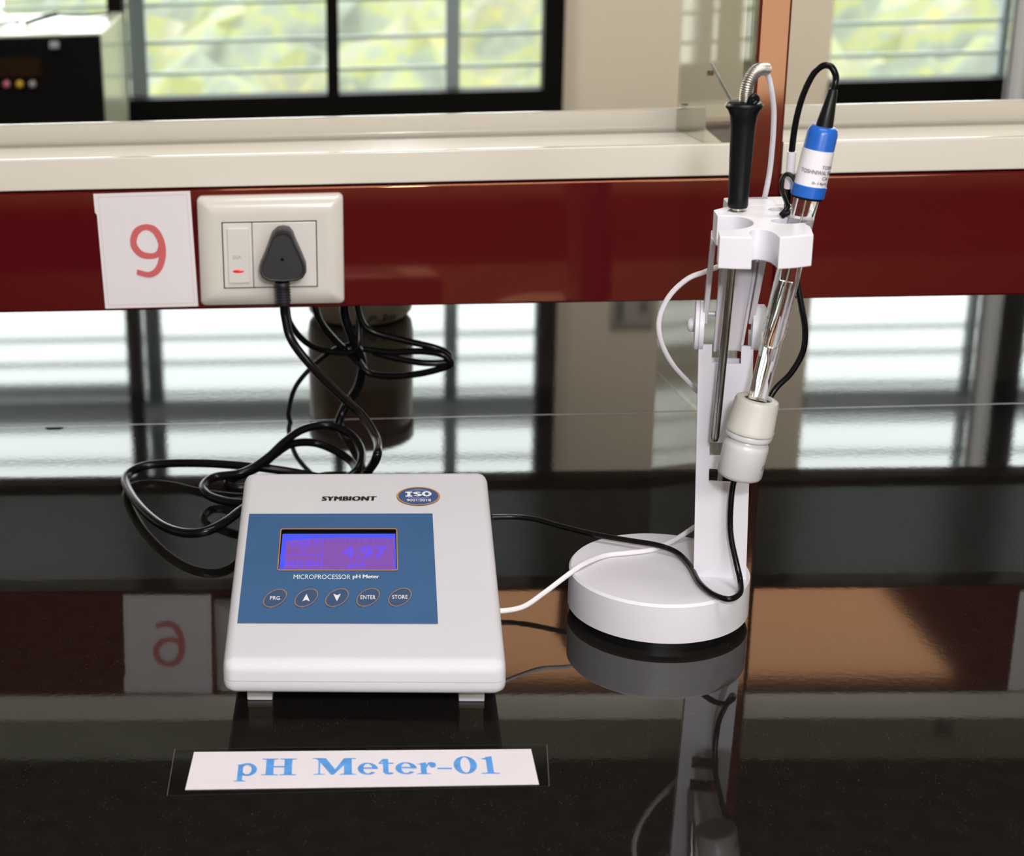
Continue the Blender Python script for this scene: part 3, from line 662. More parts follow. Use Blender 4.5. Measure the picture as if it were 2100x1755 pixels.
# maker's name and badge above the panel
pt2('maker_name', 'SYMBIONT', (-0.0297, 0.1734), (0.0083, 0.1786), LOGOBLK, mt, h=0.0011, d=0.009, n=4, shear=0.1, spacing=1.12)
bc = (0.0367, 0.1782)
def ell2(s, rx=0.0148, rv=0.0112): return [(bc[0] + s * rx * math.cos(2 * math.pi * i / 64), bc[1] + s * rv * math.sin(2 * math.pi * i / 64)) for i in range(64)]
bd = poly_on('badge', [ell2(1.0)], lambda a, q: face(a, q, 0.0012), mat('badge_blue', (0.06, 0.10, 0.25), rough=0.3), mt)
ring_on('badge_rim', ell2(1.0), ell2(0.92), lambda a, q: face(a, q, 0.0015), mat('badge_gold', (0.55, 0.27, 0.06), rough=0.35), bd)
def badge_word():
    q = []
    w, h = 0.0180, 0.0062; bx, by = bc[0] - 0.0088, bc[1] - 0.0010
    def add(P): q.extend([[(bx + a * w, by + b * h) for a, b in p] for p in P])
    bar = lambda a, b, c, d: [(a, c), (b, c), (b, d), (a, d)]
    add([bar(0.07, 0.19, 0, 1), bar(0.0, 0.26, 0, 0.22), bar(0.0, 0.26, 0.78, 1)])
    add(stroke([(0.57, 0.80), (0.46, 0.90), (0.36, 0.72), (0.45, 0.52), (0.56, 0.32), (0.46, 0.10), (0.33, 0.20)], [0.10, 0.13, 0.15, 0.17, 0.15, 0.13, 0.10], 8))
    for k in range(32):
        a0, a1 = 2 * math.pi * k / 32, 2 * math.pi * (k + 1) / 32
        add([[(0.81 + 0.185 * math.cos(a0), 0.5 + 0.52 * math.sin(a0)), (0.81 + 0.185 * math.cos(a1), 0.5 + 0.52 * math.sin(a1)), (0.81 + 0.075 * math.cos(a1), 0.5 + 0.30 * math.sin(a1)), (0.81 + 0.075 * math.cos(a0), 0.5 + 0.30 * math.sin(a0))]])
    return q
poly_on('badge_text', badge_word(), lambda a, q: face(a, q, 0.0016), LOGOWHT, bd, step=(0, -1e-6, 4e-6))
print_on('badge_text', text_mesh('9001:2018', bold=0.01), (bc[0] - 0.0080, bc[0] + 0.0084, bc[1] - 0.0068, bc[1] - 0.0038), lambda a, q: face(a, q, 0.0016), LOGOWHT, bd)
gl = []
for s in (1, -1):
    for k in range(3):
        w = (0.0075, 0.0055, 0.003)[k]; v = bc[1] + 0.0018 + s * (0.0046 + 0.0011 * k)
        if s < 0: v += 0.0006
        gl.append([(bc[0] - w, v - 0.0002), (bc[0] + w, v - 0.0002), (bc[0] + w * .9, v + 0.0002), (bc[0] - w * .9, v + 0.0002)])
poly_on('badge_globe_lines', gl, lambda a, q: face(a, q, 0.00155), mat('badge_line_blue', (0.30, 0.36, 0.5), rough=.4), bd)

# ================================================================ electrode stand
st = thing('electrode_stand', 'white electrode stand with round base, square pole and jointed arm', 'stand', (0.2085, -0.3211, 0))
BC = (0.2085, -0.3211)
lathe('base_disc', (BC[0], BC[1], 0.0062), (BC[0], BC[1], 0.0343), [(0, 0), (0, 0.0585), (0.03, 0.0600), (0.94, 0.0597), (1, 0.0582), (1, 0)], WSTAND, st, seg=96, smooth=30)
lathe('rubber_ring', (BC[0], BC[1], 0.0), (BC[0], BC[1], 0.0064), [(0, 0), (0, 0.0560), (1, 0.0560), (1, 0)], BLACKMAT, st, seg=64)
# pole: leans a touch to the left; front plate with two slots and a forked top
RS = math.radians(-11.0); DS = V((math.cos(RS), math.sin(RS), 0)); ND = V((-math.sin(RS), math.cos(RS), 0))
LX = lambda z: -0.0315 * (z - 0.034)
def pole():
    bm = bmesh.new()
    x0, x1, y0, y1 = 0.2289, 0.2626, -0.338, -0.300
    zb, zt, zf = 0.034, 0.196, 0.184
    xa, xb = 0.2372, 0.2552            # fork inner faces (before the lean)
    cells_x = [x0, xa, xb, x1]
    sl = [(0.1025, 0.1115), (0.1205, 0.1300)]
    zs = [zb, sl[0][0], sl[0][1], sl[1][0], sl[1][1], zf, zt]
    th = 0.0022
    def B(a, b, c, d, e, f):
        vs = bm_box(bm, a, b, c, d, e, f)
    for i in range(3):
        for j in range(6):
            if i == 1 and j in (1, 3, 5): continue
            B(cells_x[i], cells_x[i + 1], y0, y0 + th, zs[j], zs[j + 1])
    B(x0, x0 + th, y0 + th, y1, zb, zt); B(x1 - th, x1, y0 + th, y1, zb, zt)
    B(xa, xb, y0 + 0.012, y0 + 0.014, 0.150, 0.1835)
    bmesh.ops.remove_doubles(bm, verts=bm.verts, dist=1e-6)
    rot = Matrix.Rotation(RS, 4, 'Z'); pc = V((0.2457, -0.338, 0))
    for v in bm.verts: v.co = rot @ (v.co - pc) + pc
    for v in bm.verts: v.co.x += LX(v.co.z)
    return from_bm('pole', bm, WSTAND, st)
pole()
# hinge discs and knob
hz = 0.2065
pcz = V((0.2457 + LX(hz), -0.338, hz)) + ND * 0.008
hl = pcz - DS * 0.0168; hr = pcz + DS * 0.0168
lathe('hinge_disc', hl - DS * 0.0030, hl + DS * 0.003, [(0, 0), (0, 0.0142), (0.1, 0.0158), (0.45, 0.0158), (0.5, 0.0150), (0.55, 0.0158), (1, 0.0158), (1, 0)], WSTAND, st, seg=48)
lathe('hinge_disc', hr - DS * 0.001, hr + DS * 0.0075, [(0, 0), (0, 0.0148), (0.8, 0.0148), (1, 0.0125), (1, 0)], WSTAND, st, seg=48)
lathe('hinge_knob', hl - DS * 0.0075, hl - DS * 0.001, [(0, 0), (0.03, 0.0022), (0.15, 0.0038), (0.4, 0.0046), (0.7, 0.0042), (1, 0.0034), (1, 0)], WSTAND, st, seg=24)
lathe('hinge_pin', hl + V((0, 0, 0.008)), hr + V((0, 0, 0.008)), [(0, 0), (0, 0.0018), (1, 0.0018), (1, 0)], ARMP, st, seg=12)
# arm: two side straps and a channel between
def strap(name, pa, pb, w, th, m, grow=1.0, d=DS):
    pa, pb = V(pa), V(pb); ax = (pb - pa).normalized(); n = d.cross(ax).normalized(); bm = bmesh.new(); vs = []
    for p, g in ((pa, 1.0), (pb, grow)):
        for sx, sn in ((-1, -1), (1, -1), (1, 1), (-1, 1)): vs.append(bm.verts.new(p + d * (sx * w / 2 * g) + n * (sn * th / 2)))
    for f in ((0, 3, 2, 1), (4, 5, 6, 7), (0, 1, 5, 4), (1, 2, 6, 5), (2, 3, 7, 6), (3, 0, 4, 7)): bm.faces.new([vs[i] for i in f])
    bmesh.ops.bevel(bm, geom=list(bm.edges), offset=0.0006, segments=2, profile=0.5, affect='EDGES')
    return from_bm(name, bm, m, st, wn=40)
strap('side_strap', (0.2280, -0.3310, 0.2115), (0.2259, -0.3520, 0.2721), 0.0032, 0.010, ARMP)
strap('side_strap', (0.2557, -0.3360, 0.2124), (0.2560, -0.3600, 0.2673), 0.0034, 0.010, ARMP)
strap('arm_channel', (0.2432, -0.3300, 0.1907), (0.2445, -0.3420, 0.2554), 0.0172, 0.0030, ARMP, 1.22)
strap('channel_flange', (0.2359, -0.3280, 0.1909), (0.2340, -0.3410, 0.2538), 0.0020, 0.009, ARMP)
strap('channel_flange', (0.2514, -0.3320, 0.1919), (0.2546, -0.3450, 0.2544), 0.0020, 0.009, ARMP)
# clamp head
def arc(cx, cy, r, a0, a1, k=9, ry=None):
    ry = ry or r
    return [(cx + r * math.cos(math.radians(a0 + (a1 - a0) * i / k)), cy + ry * math.sin(math.radians(a0 + (a1 - a0) * i / k))) for i in range(k + 1)]
HT = 0.288; HB = 0.2690
poly = [(0.2163, -0.4085), (0.2140, -0.4240), (0.2225, -0.4265), (0.2317, -0.4280)]
poly += arc(0.2393, -0.4235, 0.0079, 210, -30, 12, 0.0178)[0:0] + [(0.2318, -0.4200), (0.2328, -0.4130), (0.2355, -0.4080), (0.2393, -0.4062), (0.2432, -0.4080), (0.2458, -0.4130), (0.2467, -0.4200)]
poly += [(0.2467, -0.4286), (0.2570, -0.4268), (0.2668, -0.4232), (0.2702, -0.4030)]
poly += [(0.2690, -0.3960), (0.2730, -0.3900), (0.2735, -0.3800), (0.2722, -0.3560), (0.2700, -0.3435), (0.2330, -0.3470), (0.2245, -0.3545), (0.2238, -0.3700)]
poly += [(p.x, p.y) for p in catmull([(a, b, 0) for a, b in ((0.2290, -0.3702), (0.2352, -0.3722), (0.2398, -0.3790), (0.2405, -0.3885), (0.2375, -0.3980), (0.2310, -0.4045), (0.2235, -0.4075))], 4)]
def head():
    holes = [(0.2374, -0.3575, 0.0050), (0.2625, -0.3565, 0.0056), (0.2612, -0.3870, 0.0078)]
    cu = bpy.data.curves.new('outline', 'CURVE'); cu.dimensions = '2D'; cu.fill_mode = 'BOTH'
    cu.extrude = (HT - HB) / 2 - 0.0008; cu.bevel_depth = 0.0008; cu.bevel_resolution = 2; cu.offset = -0.0008
    def sp(pts):
        s = cu.splines.new('POLY'); s.points.add(len(pts) - 1)
        for i, p in enumerate(pts): s.points[i].co = (p[0], p[1], 0, 1)
        s.use_cyclic_u = True
    sp(poly)
    for hx, hy, r in holes: sp([(hx + r * (1.25 if r > 0.007 else 1) * math.cos(2 * math.pi * i / 32), hy + r * math.sin(2 * math.pi * i / 32)) for i in range(32)])
    o = bpy.data.objects.new('outline', cu); COL.objects.link(o); bpy.context.view_layer.update()
    me = bpy.data.meshes.new_from_object(o.evaluated_get(bpy.context.evaluated_depsgraph_get()))
    bpy.data.objects.remove(o)
    for v in me.vertices: v.co.z += (HT + HB) / 2
    me.materials.clear(); weighted_normals(me, 40)
    return link('clamp_head', me, WSTAND, st)
head()
box('rear_bracket', 0.2368, 0.2735, -0.346, -0.3225, 0.276, 0.2885, WSTAND, st, 0.001, 2)
box('bracket_slot', 0.2395, 0.2630, -0.3285, -0.3250, 0.2880, 0.2888, mat('lilac_slot_plastic', (0.36, 0.32, 0.37), rough=0.3), st)

# ================================================================ temperature probe
YP = -0.3585
tp = thing('temperature_probe', 'steel temperature probe with black handle and spring in the stand head', 'probe', (0.2326, -0.3585, 0.1386))
rt = (0.2380, -0.3585, 0.2886); rb = (0.2326, -0.3585, 0.1386)
lathe('probe_rod', rb, rt, [(0, 0), (0.002, 0.0018), (0.02, 0.0026), (1, 0.0026), (1, 0)], STEEL, tp, seg=24)
h0 = (0.2379, -0.3585, 0.2901); h1 = (0.2381, -0.3585, 0.3542)
lathe('handle', h0, h1, [(0, 0), (0, 0.0056), (0.02, 0.0061), (0.10, 0.0060), (0.45, 0.0067), (0.75, 0.0073), (0.87, 0.0080), (0.92, 0.0092), (0.945, 0.0106), (0.965, 0.0110), (0.985, 0.0104), (1.0, 0.0088), (1.0, 0)], BLACKMAT, tp, seg=48)
lathe('ferrule', (0.2381, -0.3585, 0.2868), h0, [(0, 0), (0, 0.0034), (1, 0.0034), (1, 0)], STEEL, tp, seg=20)
tube('rubber_curl', [(0.2391, -0.3660, 0.3536), (0.2395, -0.3680, 0.3580), (0.2417, -0.3680, 0.3588), (0.2437, -0.3660, 0.3564), (0.2416, -0.3660, 0.3541)], 0.0016, BLACKMAT, tp)
sp_pts = [(0.2387, -0.3585, 0.3536), (0.2387, -0.3585, 0.3588), (0.2397, -0.3585, 0.3651), (0.2428, -0.3560, 0.3699), (0.2475, -0.3510, 0.3719), (0.2527, -0.3450, 0.3712)]
tube('spring_sleeve', sp_pts, 0.0037, SPRING, tp, sides=24, n=60, rf=lambda t: 1.0 + 0.07 * math.sin(t * 2 * math.pi * 28))
wc = [(0.2508, -0.3470, 0.3713), (0.2552, -0.3420, 0.3658), (0.2579, -0.3400, 0.3576), (0.2611, -0.3360, 0.3451), (0.2627, -0.3320, 0.3309), (0.2636, -0.3280, 0.3181), (0.2645, -0.3220, 0.3032), (0.2642, -0.3150, 0.2862), (0.2628, -0.3080, 0.2706), (0.2576, -0.3020, 0.2533), (0.2478, -0.3000, 0.2416),
      (0.2341, -0.3000, 0.2351), (0.2219, -0.3000, 0.2301), (0.2105, -0.3000, 0.2184), (0.2049, -0.3000, 0.2029), (0.2072, -0.2980, 0.1872), (0.2163, -0.2950, 0.1699), (0.2305, -0.2920, 0.1536), (0.2447, -0.2900, 0.1361), (0.2517, -0.2920, 0.1087), (0.2524, -0.2920, 0.0856), (0.2501, -0.2900, 0.0686), (0.2431, -0.2880, 0.0533),
      (0.2398, -0.2763, 0.0440), (0.2267, -0.2815, 0.0375), (0.2092, -0.2957, 0.0365), (0.1917, -0.3012, 0.0365), (0.1744, -0.3058, 0.0365), (0.1573, -0.3223, 0.0375), (0.1444, -0.3342, 0.0340), (0.1285, -0.3472, 0.0280), (0.1142, -0.3610, 0.0250), (0.1006, -0.3695, 0.0260), (0.0931, -0.3721, 0.0280)]
tube('probe_cable', wc, 0.0018, WCABLE, tp, flat=0.6, n=12, wob=0.7)

# ================================================================ pH electrode
YE = -0.388
el_ = thing('ph_electrode', 'glass electrode with blue cap and white label tilted in the stand head', 'electrode', (0.2500, -0.3880, 0.1788))
AX0 = V((0.2420, -0.3880, 0.1267)); AX1 = V((0.2813, -0.3880, 0.3648))
def ax_at(py): return AX0.lerp(AX1, (975 - py) / (975 - 183))
lathe('cable_boot', ax_at(258), ax_at(183), [(0, 0), (0, 0.0050), (0.2, 0.0047), (0.97, 0.0026), (1, 0.0022), (1, 0)], BLACKMAT, el_, seg=28)
bcap = lathe('blue_cap', ax_at(390), ax_at(254), [(0, 0), (0, 0.0092), (0.01, 0.0097), (0.16, 0.0097), (0.175, 0.0090), (0.90, 0.0087), (0.97, 0.0080), (1, 0.0065), (1, 0)], BLUECAP, el_, seg=48)
lathe('label_sleeve', ax_at(367), ax_at(298), [(0, 0.0088), (0, 0.00925), (1, 0.00908), (1, 0.0087)], PAPER, el_, seg=48)
ax_d = (AX1 - AX0).normalized(); nN = (V((0, -1, 0)) - ax_d * -ax_d.y).normalized(); nB = nN.cross(ax_d) * -1
if nB.x < 0: nB = -nB
def lab(a, t):  # a degrees around from the camera side (positive to the right), t picture height along the axis
    c = ax_at(t); r = 0.0094
    return c + (nN * math.cos(math.radians(a)) + nB * math.sin(math.radians(a))) * r
def ltext(body, a0, a1, t0, t1, **k): print_on('label_text', text_mesh(body, **k), (a0, a1, t0, t1), lambda a, t: lab(a, t), INKGREY, el_)
ltext('TOSHCON', 12, 95, 331, 324, bold=0.02)
ltext('TOSHNIWAL INSTRUMENTS', -62, 150, 342, 334, bold=0.02)
ltext('CA-', 22, 55, 352, 345, bold=0.02)
ltext('0-14pH,', -12, 55, 363, 356, bold=0.02)
lathe('black_seal', ax_at(394), ax_at(388), [(0, 0), (0, 0.0088), (1, 0.0090), (1, 0)], BLACKRUB, el_, seg=40)
gt = lathe('glass_tube', ax_at(815), ax_at(392), [(0, 0), (0, 0.0052), (0.01, 0.0058), (0.30, 0.0060), (0.34, 0.0070), (1, 0.0072), (1, 0)], GLASS, el_, seg=48, smooth=60)
tag(gt, 'clear glass tube')
lathe('inner_tube', ax_at(700), ax_at(560), [(0, 0), (0.02, 0.0026), (0.06, 0.0034), (0.85, 0.0034), (0.88, 0.0030), (1, 0.0030), (1, 0)], GLASS2, gt, seg=28, smooth=60)
tube('silver_wire', [ax_at(812), ax_at(740) + V((0.001, 0, 0)), ax_at(690) + V((-0.001, 0, 0)), ax_at(620), ax_at(500), ax_at(395)], 0.00045, SILVER, gt, sides=8)
def redl(a, t):
    c = ax_at(t); return c + (nN * math.cos(math.radians(a)) + nB * math.sin(math.radians(a))) * 0.00735
print_on('tube_print', text_mesh('0-14 pH 0-80', bold=0.0), (0, 1, 0, 1), lambda a, q: redl(42 + 26 * (1 - q), 680 - 95 * a), REDPRINT, gt)
ec = [ax_at(186), ax_at(170) + V((0.0003, 0, 0)), (0.2823, -0.3860, 0.3731), (0.2798, -0.3840, 0.3773), (0.2756, -0.3820, 0.3772), (0.2710, -0.3800, 0.3717), (0.2666, -0.3780, 0.3588), (0.2643, -0.3760, 0.3429), (0.2639, -0.3740, 0.3267), (0.2644, -0.3720, 0.3146), (0.2650, -0.3680, 0.2990), (0.2665, -0.3620, 0.2857), (0.2699, -0.3520, 0.2712), (0.2755, -0.3450, 0.2540),
      (0.2787, -0.3500, 0.2412), (0.2820, -0.3520, 0.2260), (0.2855, -0.3520, 0.2102), (0.2857, -0.3500, 0.1946), (0.2794, -0.3500, 0.1808), (0.2704, -0.3500, 0.1702), (0.2612, -0.3545, 0.1549), (0.2540, -0.3525, 0.1311), (0.2488, -0.3475, 0.1074), (0.2482, -0.3460, 0.0846), (0.2491, -0.3480, 0.0681), (0.2521, -0.3530, 0.0529), (0.2540, -0.3600, 0.0421),
      (0.2514, -0.3717, 0.0385), (0.2430, -0.3793, 0.0380), (0.2345, -0.3707, 0.0375), (0.2293, -0.3526, 0.0375), (0.2283, -0.3261, 0.0375), (0.2236, -0.3072, 0.0385), (0.2119, -0.2982, 0.0405), (0.1936, -0.2882, 0.0400), (0.1716, -0.2774, 0.0400), (0.1494, -0.2643, 0.0410), (0.1333, -0.2538, 0.0420), (0.1182, -0.2489, 0.0420), (0.1025, -0.2485, 0.0420)]
tube('electrode_cable', ec, 0.0019, BLACKRUB, el_, n=12)
tube('white_sleeve', [(0.2639, -0.3740, 0.3267), (0.2643, -0.3720, 0.3161), (0.2645, -0.3700, 0.3039)], 0.0026, PAPER, el_, sides=16)
tube('cap_tether', [(0.2644, -0.3860, 0.3110), (0.2624, -0.3840, 0.3141), (0.2592, -0.3820, 0.3144), (0.2572, -0.3820, 0.3104), (0.2579, -0.3820, 0.3045), (0.2607, -0.3800, 0.2987), (0.2635, -0.3760, 0.2934), (0.2634, -0.3740, 0.2891)], 0.0021, BLACKMAT, el_, flat=0.6)
for q in ([(0.2593, -0.3780, 0.2895), (0.2606, -0.3790, 0.2914), (0.2619, -0.3790, 0.2932), (0.2632, -0.3780, 0.2950)], [(0.2597, -0.3800, 0.2890), (0.2613, -0.3810, 0.2907), (0.2633, -0.3810, 0.2912), (0.2663, -0.3800, 0.2889)], [(0.2621, -0.3770, 0.2889), (0.2634, -0.3780, 0.2912), (0.2642, -0.3780, 0.2929)]):
    tube('tether_knot', q, 0.0022, BLACKMAT, el_, flat=0.7)

# ================================================================ storage bottle on the electrode tip
bo = thing('storage_bottle', 'small frosted plastic bottle with ribbed cap hanging on the electrode tip', 'bottle', AX0)
lathe('bottle_body', ax_at(977), ax_at(878), [(0, 0), (0, 0.0112), (0.03, 0.0129), (0.09, 0.0137), (0.66, 0.0137), (0.74, 0.0134), (0.80, 0.0124), (0.83, 0.0117), (1.0, 0.0116), (1, 0)], MILKY, bo, seg=48)
lathe('neck_ring', ax_at(893), ax_at(879), [(0, 0.0112), (0, 0.0120), (0.25, 0.0138), (0.75, 0.0142), (1, 0.0136), (1, 0.0112)], MILKY, bo, seg=48)
cp = lathe('bottle_cap', ax_at(877), ax_at(806), [(0, 0.0112), (0.0, 0.0143), (0.09, 0.0145), (0.14, 0.0140), (0.88, 0.0132), (0.97, 0.0126), (1, 0.0112), (1.0, 0.0086), (0.90, 0.0082), (0.90, 0)], MILKYCAP, bo, seg=160, ribs=1, rib=0.00014)
lathe('rubber_washer', ax_at(822), ax_at(811), [(0, 0), (0, 0.0083), (1, 0.0083), (1, 0.0068), (0.2, 0.0066), (0.2, 0)], BLACKRUB, cp, seg=40)
def bl_(a, t):
    c = ax_at(t); return c + (nN * math.cos(math.radians(a)) + nB * math.sin(math.radians(a))) * 0.01385
print_on('bottle_print', text_mesh('STORAGE', bold=0.01, shear=0.2), (45, 120, 947, 938), bl_, LOGOBLK, bo)

# ================================================================ bench label
lb = thing('bench_label', 'white strip reading pH Meter-01 in blue taped on the black worktop', 'label', (0.005, -0.525, 0))
LQ = ((-0.0961, -0.5471, 0.0000), (0.1049, -0.5415, 0.0000), (0.1045, -0.5027, 0.0000), (-0.0944, -0.5055, 0.0000))
TQ = ((-0.1061, -0.5533, 0.0000), (0.1107, -0.5431, 0.0000), (0.1145, -0.4971, 0.0000), (-0.1064, -0.5015, 0.0000))
def quad(name, Q, z0, z1, m, parent, sub=1):
    bm = bmesh.new(); A = [bm.verts.new((p[0], p[1], z0)) for p in Q]; B = [bm.verts.new((p[0], p[1], z1)) for p in Q]
    bm.faces.new(A[::-1]); bm.faces.new(B)
    for i in range(4): bm.faces.new((A[i], A[(i + 1) % 4], B[(i + 1) % 4], B[i]))
    return from_bm(name, bm, m, parent)
quad('paper_strip', LQ, 0.0002, 0.0005, PAPER2, lb)
bm = bmesh.new(); vs = [bm.verts.new((p[0], p[1], 0.00015)) for p in TQ]; bm.faces.new(vs)
tp_ = from_bm('clear_tape', bm, TAPE, lb)
TQI = [tuple(V(p).lerp(V((sum(q[0] for q in TQ) / 4, sum(q[1] for q in TQ) / 4, 0)), 0.0035)) for p in TQ]
ring_on('tape_edge', [p[:2] for p in TQ], [p[:2] for p in TQI], lambda a, b: (a, b, 0.00022), mat('dusty_tape_edge', (0.10, 0.10, 0.10), rough=0.6), tp_)
def serif_word(items, name, m, parent, z):
    """hand-drawn bold serif letters; items: (letter, left, right) in metres along the strip; heights in cap units"""
    me_v, me_f = [], []
    def add(poly, X):
        b = len(me_v); me_v.extend([X(a, c) for a, c in poly]); me_f.append(tuple(range(b, b + len(poly))))
    def ringp(cx, cy, rx, ry, ix, iy, a0=0, a1=360, k=28, rot=0):
        out = []
        for i in range(k):
            t0 = math.radians(a0 + (a1 - a0) * i / k); t1 = math.radians(a0 + (a1 - a0) * (i + 1) / k)
            out.append([(cx + rx * math.cos(t0), cy + ry * math.sin(t0)), (cx + rx * math.cos(t1), cy + ry * math.sin(t1)), (cx + ix * math.cos(t1), cy + iy * math.sin(t1)), (cx + ix * math.cos(t0), cy + iy * math.sin(t0))])
        return out
    def rect(a, b, c, d): return [(a, c), (b, c), (b, d), (a, d)]
    def serif(cx, y, w, st_, s):  # bracketed slab, s=+1 foot opens upward
        return [[(cx - w, y), (cx + w, y), (cx + w, y + s * .035), (cx + st_, y + s * .07), (cx + st_, y + s * .13), (cx - st_, y + s * .13), (cx - st_, y + s * .07), (cx - w, y + s * .035)]]
    xh = 0.70
    G = {
        'p': [rect(.16, .38, -.30, xh - .03)] + serif(.27, -.34, .26, .11, 1) + [[(.0, xh - .07), (.10, xh - .08), (.38, xh + .02), (.38, xh - .12), (.16, xh - .14), (.16, xh - .1)]] + ringp(.56, xh / 2 - .0, .42, xh / 2 + .02, .19, xh / 2 - .07, -140, 140),
        'H': [rect(.13, .35, 0, 1), rect(.65, .87, 0, 1), rect(.3, .7, .47, .55)] + sum([serif(x, y, .24, .11, s) for x in (.24, .76) for y, s in ((0, 1), (1, -1))], []),
        'M': [rect(.13, .17, .03, .97), rect(.72, .90, 0, 1), [(.05, 1), (.30, 1), (.55, .22), (.46, .0), (.42, .0), (.13, .86)], [(.72, 1), (.90, 1), (.48, .0), (.42, .0)]] + serif(.15, 0, .13, .02, 1) + serif(.81, 0, .19, .09, 1) + [rect(0, .2, .955, 1), rect(.80, 1.0, .955, 1)],
        'e': ringp(.50, xh / 2, .48, xh / 2 + .01, .22, xh / 2 - .05, 0, 318) + [rect(.20, .93, xh / 2 - .01, xh / 2 + .06)],
        't': [rect(.28, .62, .14, .92), rect(0, .95, xh - .08, xh - .01), [(.28, .92), (.62, .92), (.02, xh - .05), (.02, xh - .01)]] + ringp(.64, .17, .36, .19, .02, .13, 180, 330, 14),
        'r': [rect(.22, .50, 0, xh - .02), [(.0, xh - .07), (.14, xh - .08), (.50, xh + .02), (.50, xh - .14), (.22, xh - .14)]] + serif(.36, 0, .34, .14, 1) + ringp(.82, xh - .15, .17, .16, 0, 0, 0, 360, 18) + [[(.45, xh - .22), (.62, xh - .02), (.80, xh + .01), (.80, xh - .08), (.62, xh - .14), (.5, xh - .36)]],
        '-': [rect(0, 1, .27, .36)],
        '0': ringp(.5, .5, .49, .515, .21, .46),
        '1': [rect(.37, .68, 0, .99), [(.05, .84), (.12, .86), (.37, .82), (.5, .7), (.6, .9), (.68, 1.02), (.60, 1.02)]] + serif(.52, 0, .46, .155, 1),
    }
    for ch, l, r, y0, hgt in items:
        X = lambda a, c, l=l, r=r, y0=y0, hgt=hgt: (l + (r - l) * a, y0 + hgt * c, z)
        for k, p in enumerate(G[ch]):
            add(p, lambda a, c, X=X, k=k: (X(a, c)[0], X(a, c)[1], z + 1.2e-5 * (k % 40)))
    me = bpy.data.meshes.new(name); me.from_pydata(me_v, [], me_f); me.update()
    return link(name, me, m, parent)
def L_(ch, a, b): return (ch, a[0], b[0], a[1], b[1] - a[1])
serif_word([L_('p', (-0.0693, -0.5324, 0.0000), (-0.0557, -0.5139, 0.0000)), L_('H', (-0.0535, -0.5319, 0.0000), (-0.0330, -0.5135, 0.0000)), L_('M', (-0.0236, -0.5314, 0.0000), (0.0016, -0.5130, 0.0000)), L_('e', (0.0023, -0.5314, 0.0000), (0.0144, -0.5130, 0.0000)), L_('t', (0.0146, -0.5309, 0.0000), (0.0238, -0.5125, 0.0000)),
            L_('e', (0.0241, -0.5309, 0.0000), (0.0369, -0.5125, 0.0000)), L_('r', (0.0364, -0.5309, 0.0000), (0.0480, -0.5125, -0.0000)), L_('-', (0.0485, -0.5304, 0.0000), (0.0568, -0.5120, 0.0000)), L_('0', (0.0580, -0.5304, 0.0000), (0.0716, -0.5115, 0.0000)), L_('1', (0.0727, -0.5304, 0.0000), (0.0844, -0.5115, 0.0000))],
           'label_lettering', BLUEPRINT, lb, 0.0006)

# ================================================================ small marks on the worktop
cq = (-0.2701, 0.0731, 0.0000)
bm = bmesh.new(); bmesh.ops.create_uvsphere(bm, u_segments=14, v_segments=8, radius=1)
for v in bm.verts: v.co = V((cq[0] + v.co.x * 0.0085 * (1 + 0.15 * math.sin(5 * v.co.y)), cq[1] + v.co.y * 0.0028, 0.0005 + v.co.z * 0.0005))
sm = from_bm('debris_fleck', bm, BLACKM, None, smooth=60)
tag(sm, 'dark crumb lying on the worktop near the joint, far left', 'crumb')

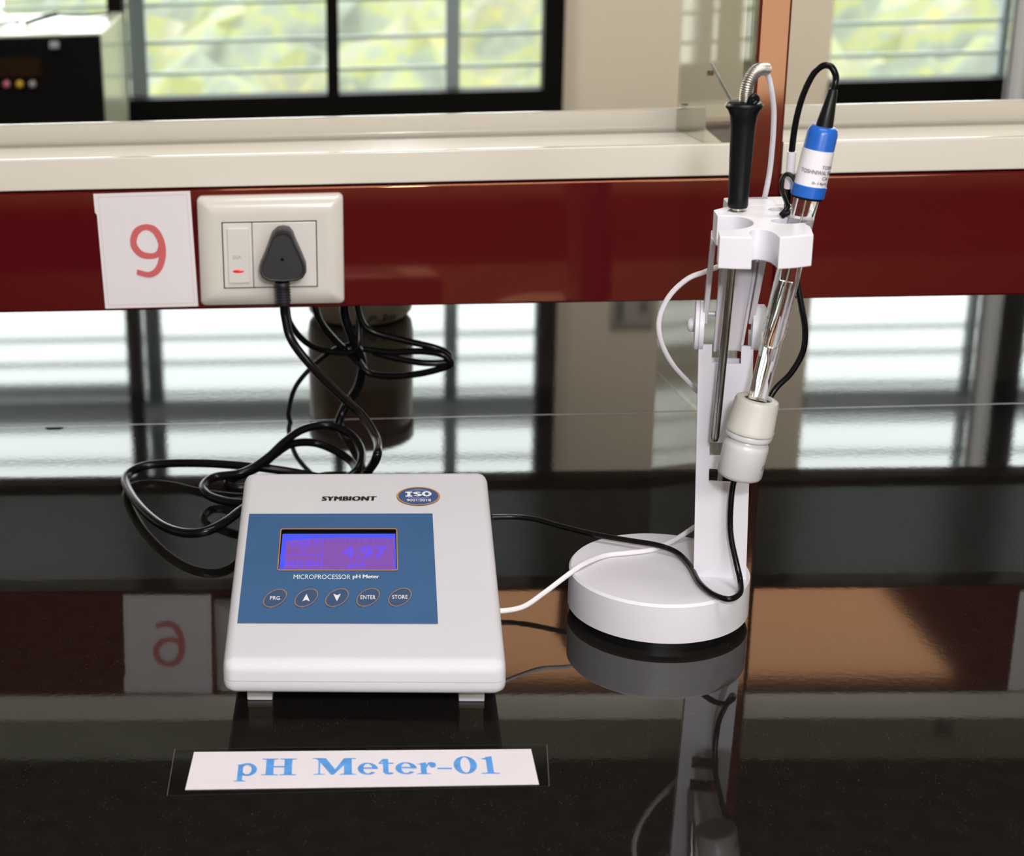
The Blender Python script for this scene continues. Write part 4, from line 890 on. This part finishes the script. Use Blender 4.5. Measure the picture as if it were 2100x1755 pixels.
# ================================================================ machine by the window
mc = thing('black_machine', 'black-fronted machine with pale side panel standing by the window', 'machine', (-0.83, 3.15, -0.34))
xr = -0.608; zt = 0.026
box('machine_casing', -1.05, xr, 2.965, 3.44, -0.34, zt, MACHSIDE, mc, 0.004, 2)
box('front_panel', -1.05, xr, 2.945, 2.965, -0.34, zt - 0.004, BLACKM, mc, 0.003, 2)
a = (-0.8688, 2.9440, -0.0755); b = (-0.7633, 2.9440, -0.0295)
box('display_window', a[0] - 0.06, b[0], 2.9415, 2.945, a[2], b[2], mat('dark_amber_screen', (0.012, 0.005, 0.001), rough=0.5, spec=0.1), mc)
for q, cc in (((-0.8523, 2.9420, -0.0928), (0.35, 0.10, 0.14)), ((-0.8187, 2.9420, -0.0936), (0.45, 0.28, 0.02)), ((-0.7863, 2.9420, -0.0945), (0.25, 0.22, 0.22))):
    lathe('push_button', (q[0], 2.9415, q[2]), (q[0], 2.936, q[2]), [(0, 0), (0, 0.0085), (0.8, 0.0085), (1, 0.006), (1, 0)], mat('button_colour', cc, rough=0.4), mc, seg=20)
q = (-0.7239, 2.9420, -0.0024)
box('front_latch', q[0] - 0.012, q[0] + 0.012, 2.935, 2.945, q[2] - 0.005, q[2] + 0.012, GREYALU, mc, 0.002, 2)
wt = box('window_bench', -2.6, 1.0, 2.80, YW - 0.031, -0.38, -0.34, mat('dark_side_worktop', (0.01, 0.01, 0.01), rough=0.15), None, 0.003, 2)
tag(wt, 'dark side worktop along the window wall carrying the black machine', 'worktop')
wc_ = box('window_bench_cabinet', -2.58, 0.98, 2.87, YW - 0.04, ZF, -0.38, CREAM, None); tag(wc_, 'cabinet under the dark side worktop along the window wall', 'cabinet')
ml = thing('machine_lead', 'black lead lying across the top of the black-fronted machine', 'cable', (-0.8, 3.1, zt))
tube('lead', [(-0.9509, 3.1500, 0.0319), (-0.8990, 3.1500, 0.0330), (-0.8796, 3.2000, 0.0344), (-0.8652, 3.2500, 0.0310)], 0.0048, BLACKRUB, ml)
tube('lead', [(-0.8317, 3.1500, 0.0336), (-0.8066, 3.1800, 0.0397), (-0.7770, 3.2000, 0.0455), (-0.7506, 3.2000, 0.0511)], 0.0072, BLACKRUB, ml)
tube('lead', [(-0.7610, 3.2000, 0.0514), (-0.7328, 3.2500, 0.0414), (-0.6876, 3.3000, 0.0348), (-0.6385, 3.3500, 0.0319)], 0.0050, BLACKRUB, ml)
# grey conduit to the right of the right-hand window pane
cd = thing('grey_conduit', 'pale grey vertical conduit with thin cable beside the right window', 'pipe', (1.72, 3.2, ZF))
lathe('conduit_pipe', (1.745, 3.2, ZF), (1.745, 3.2, 2.09), [(0, 0), (0, 0.028), (1, 0.028), (1, 0)], mat('pale_grey_pvc', (0.45, 0.46, 0.48), rough=0.4), cd, seg=24)
tube('thin_cable', [(1.712, 3.17, ZF), (1.712, 3.17, 0.2), (1.718, 3.17, 2.08)], 0.003, BLACKRUB, cd)
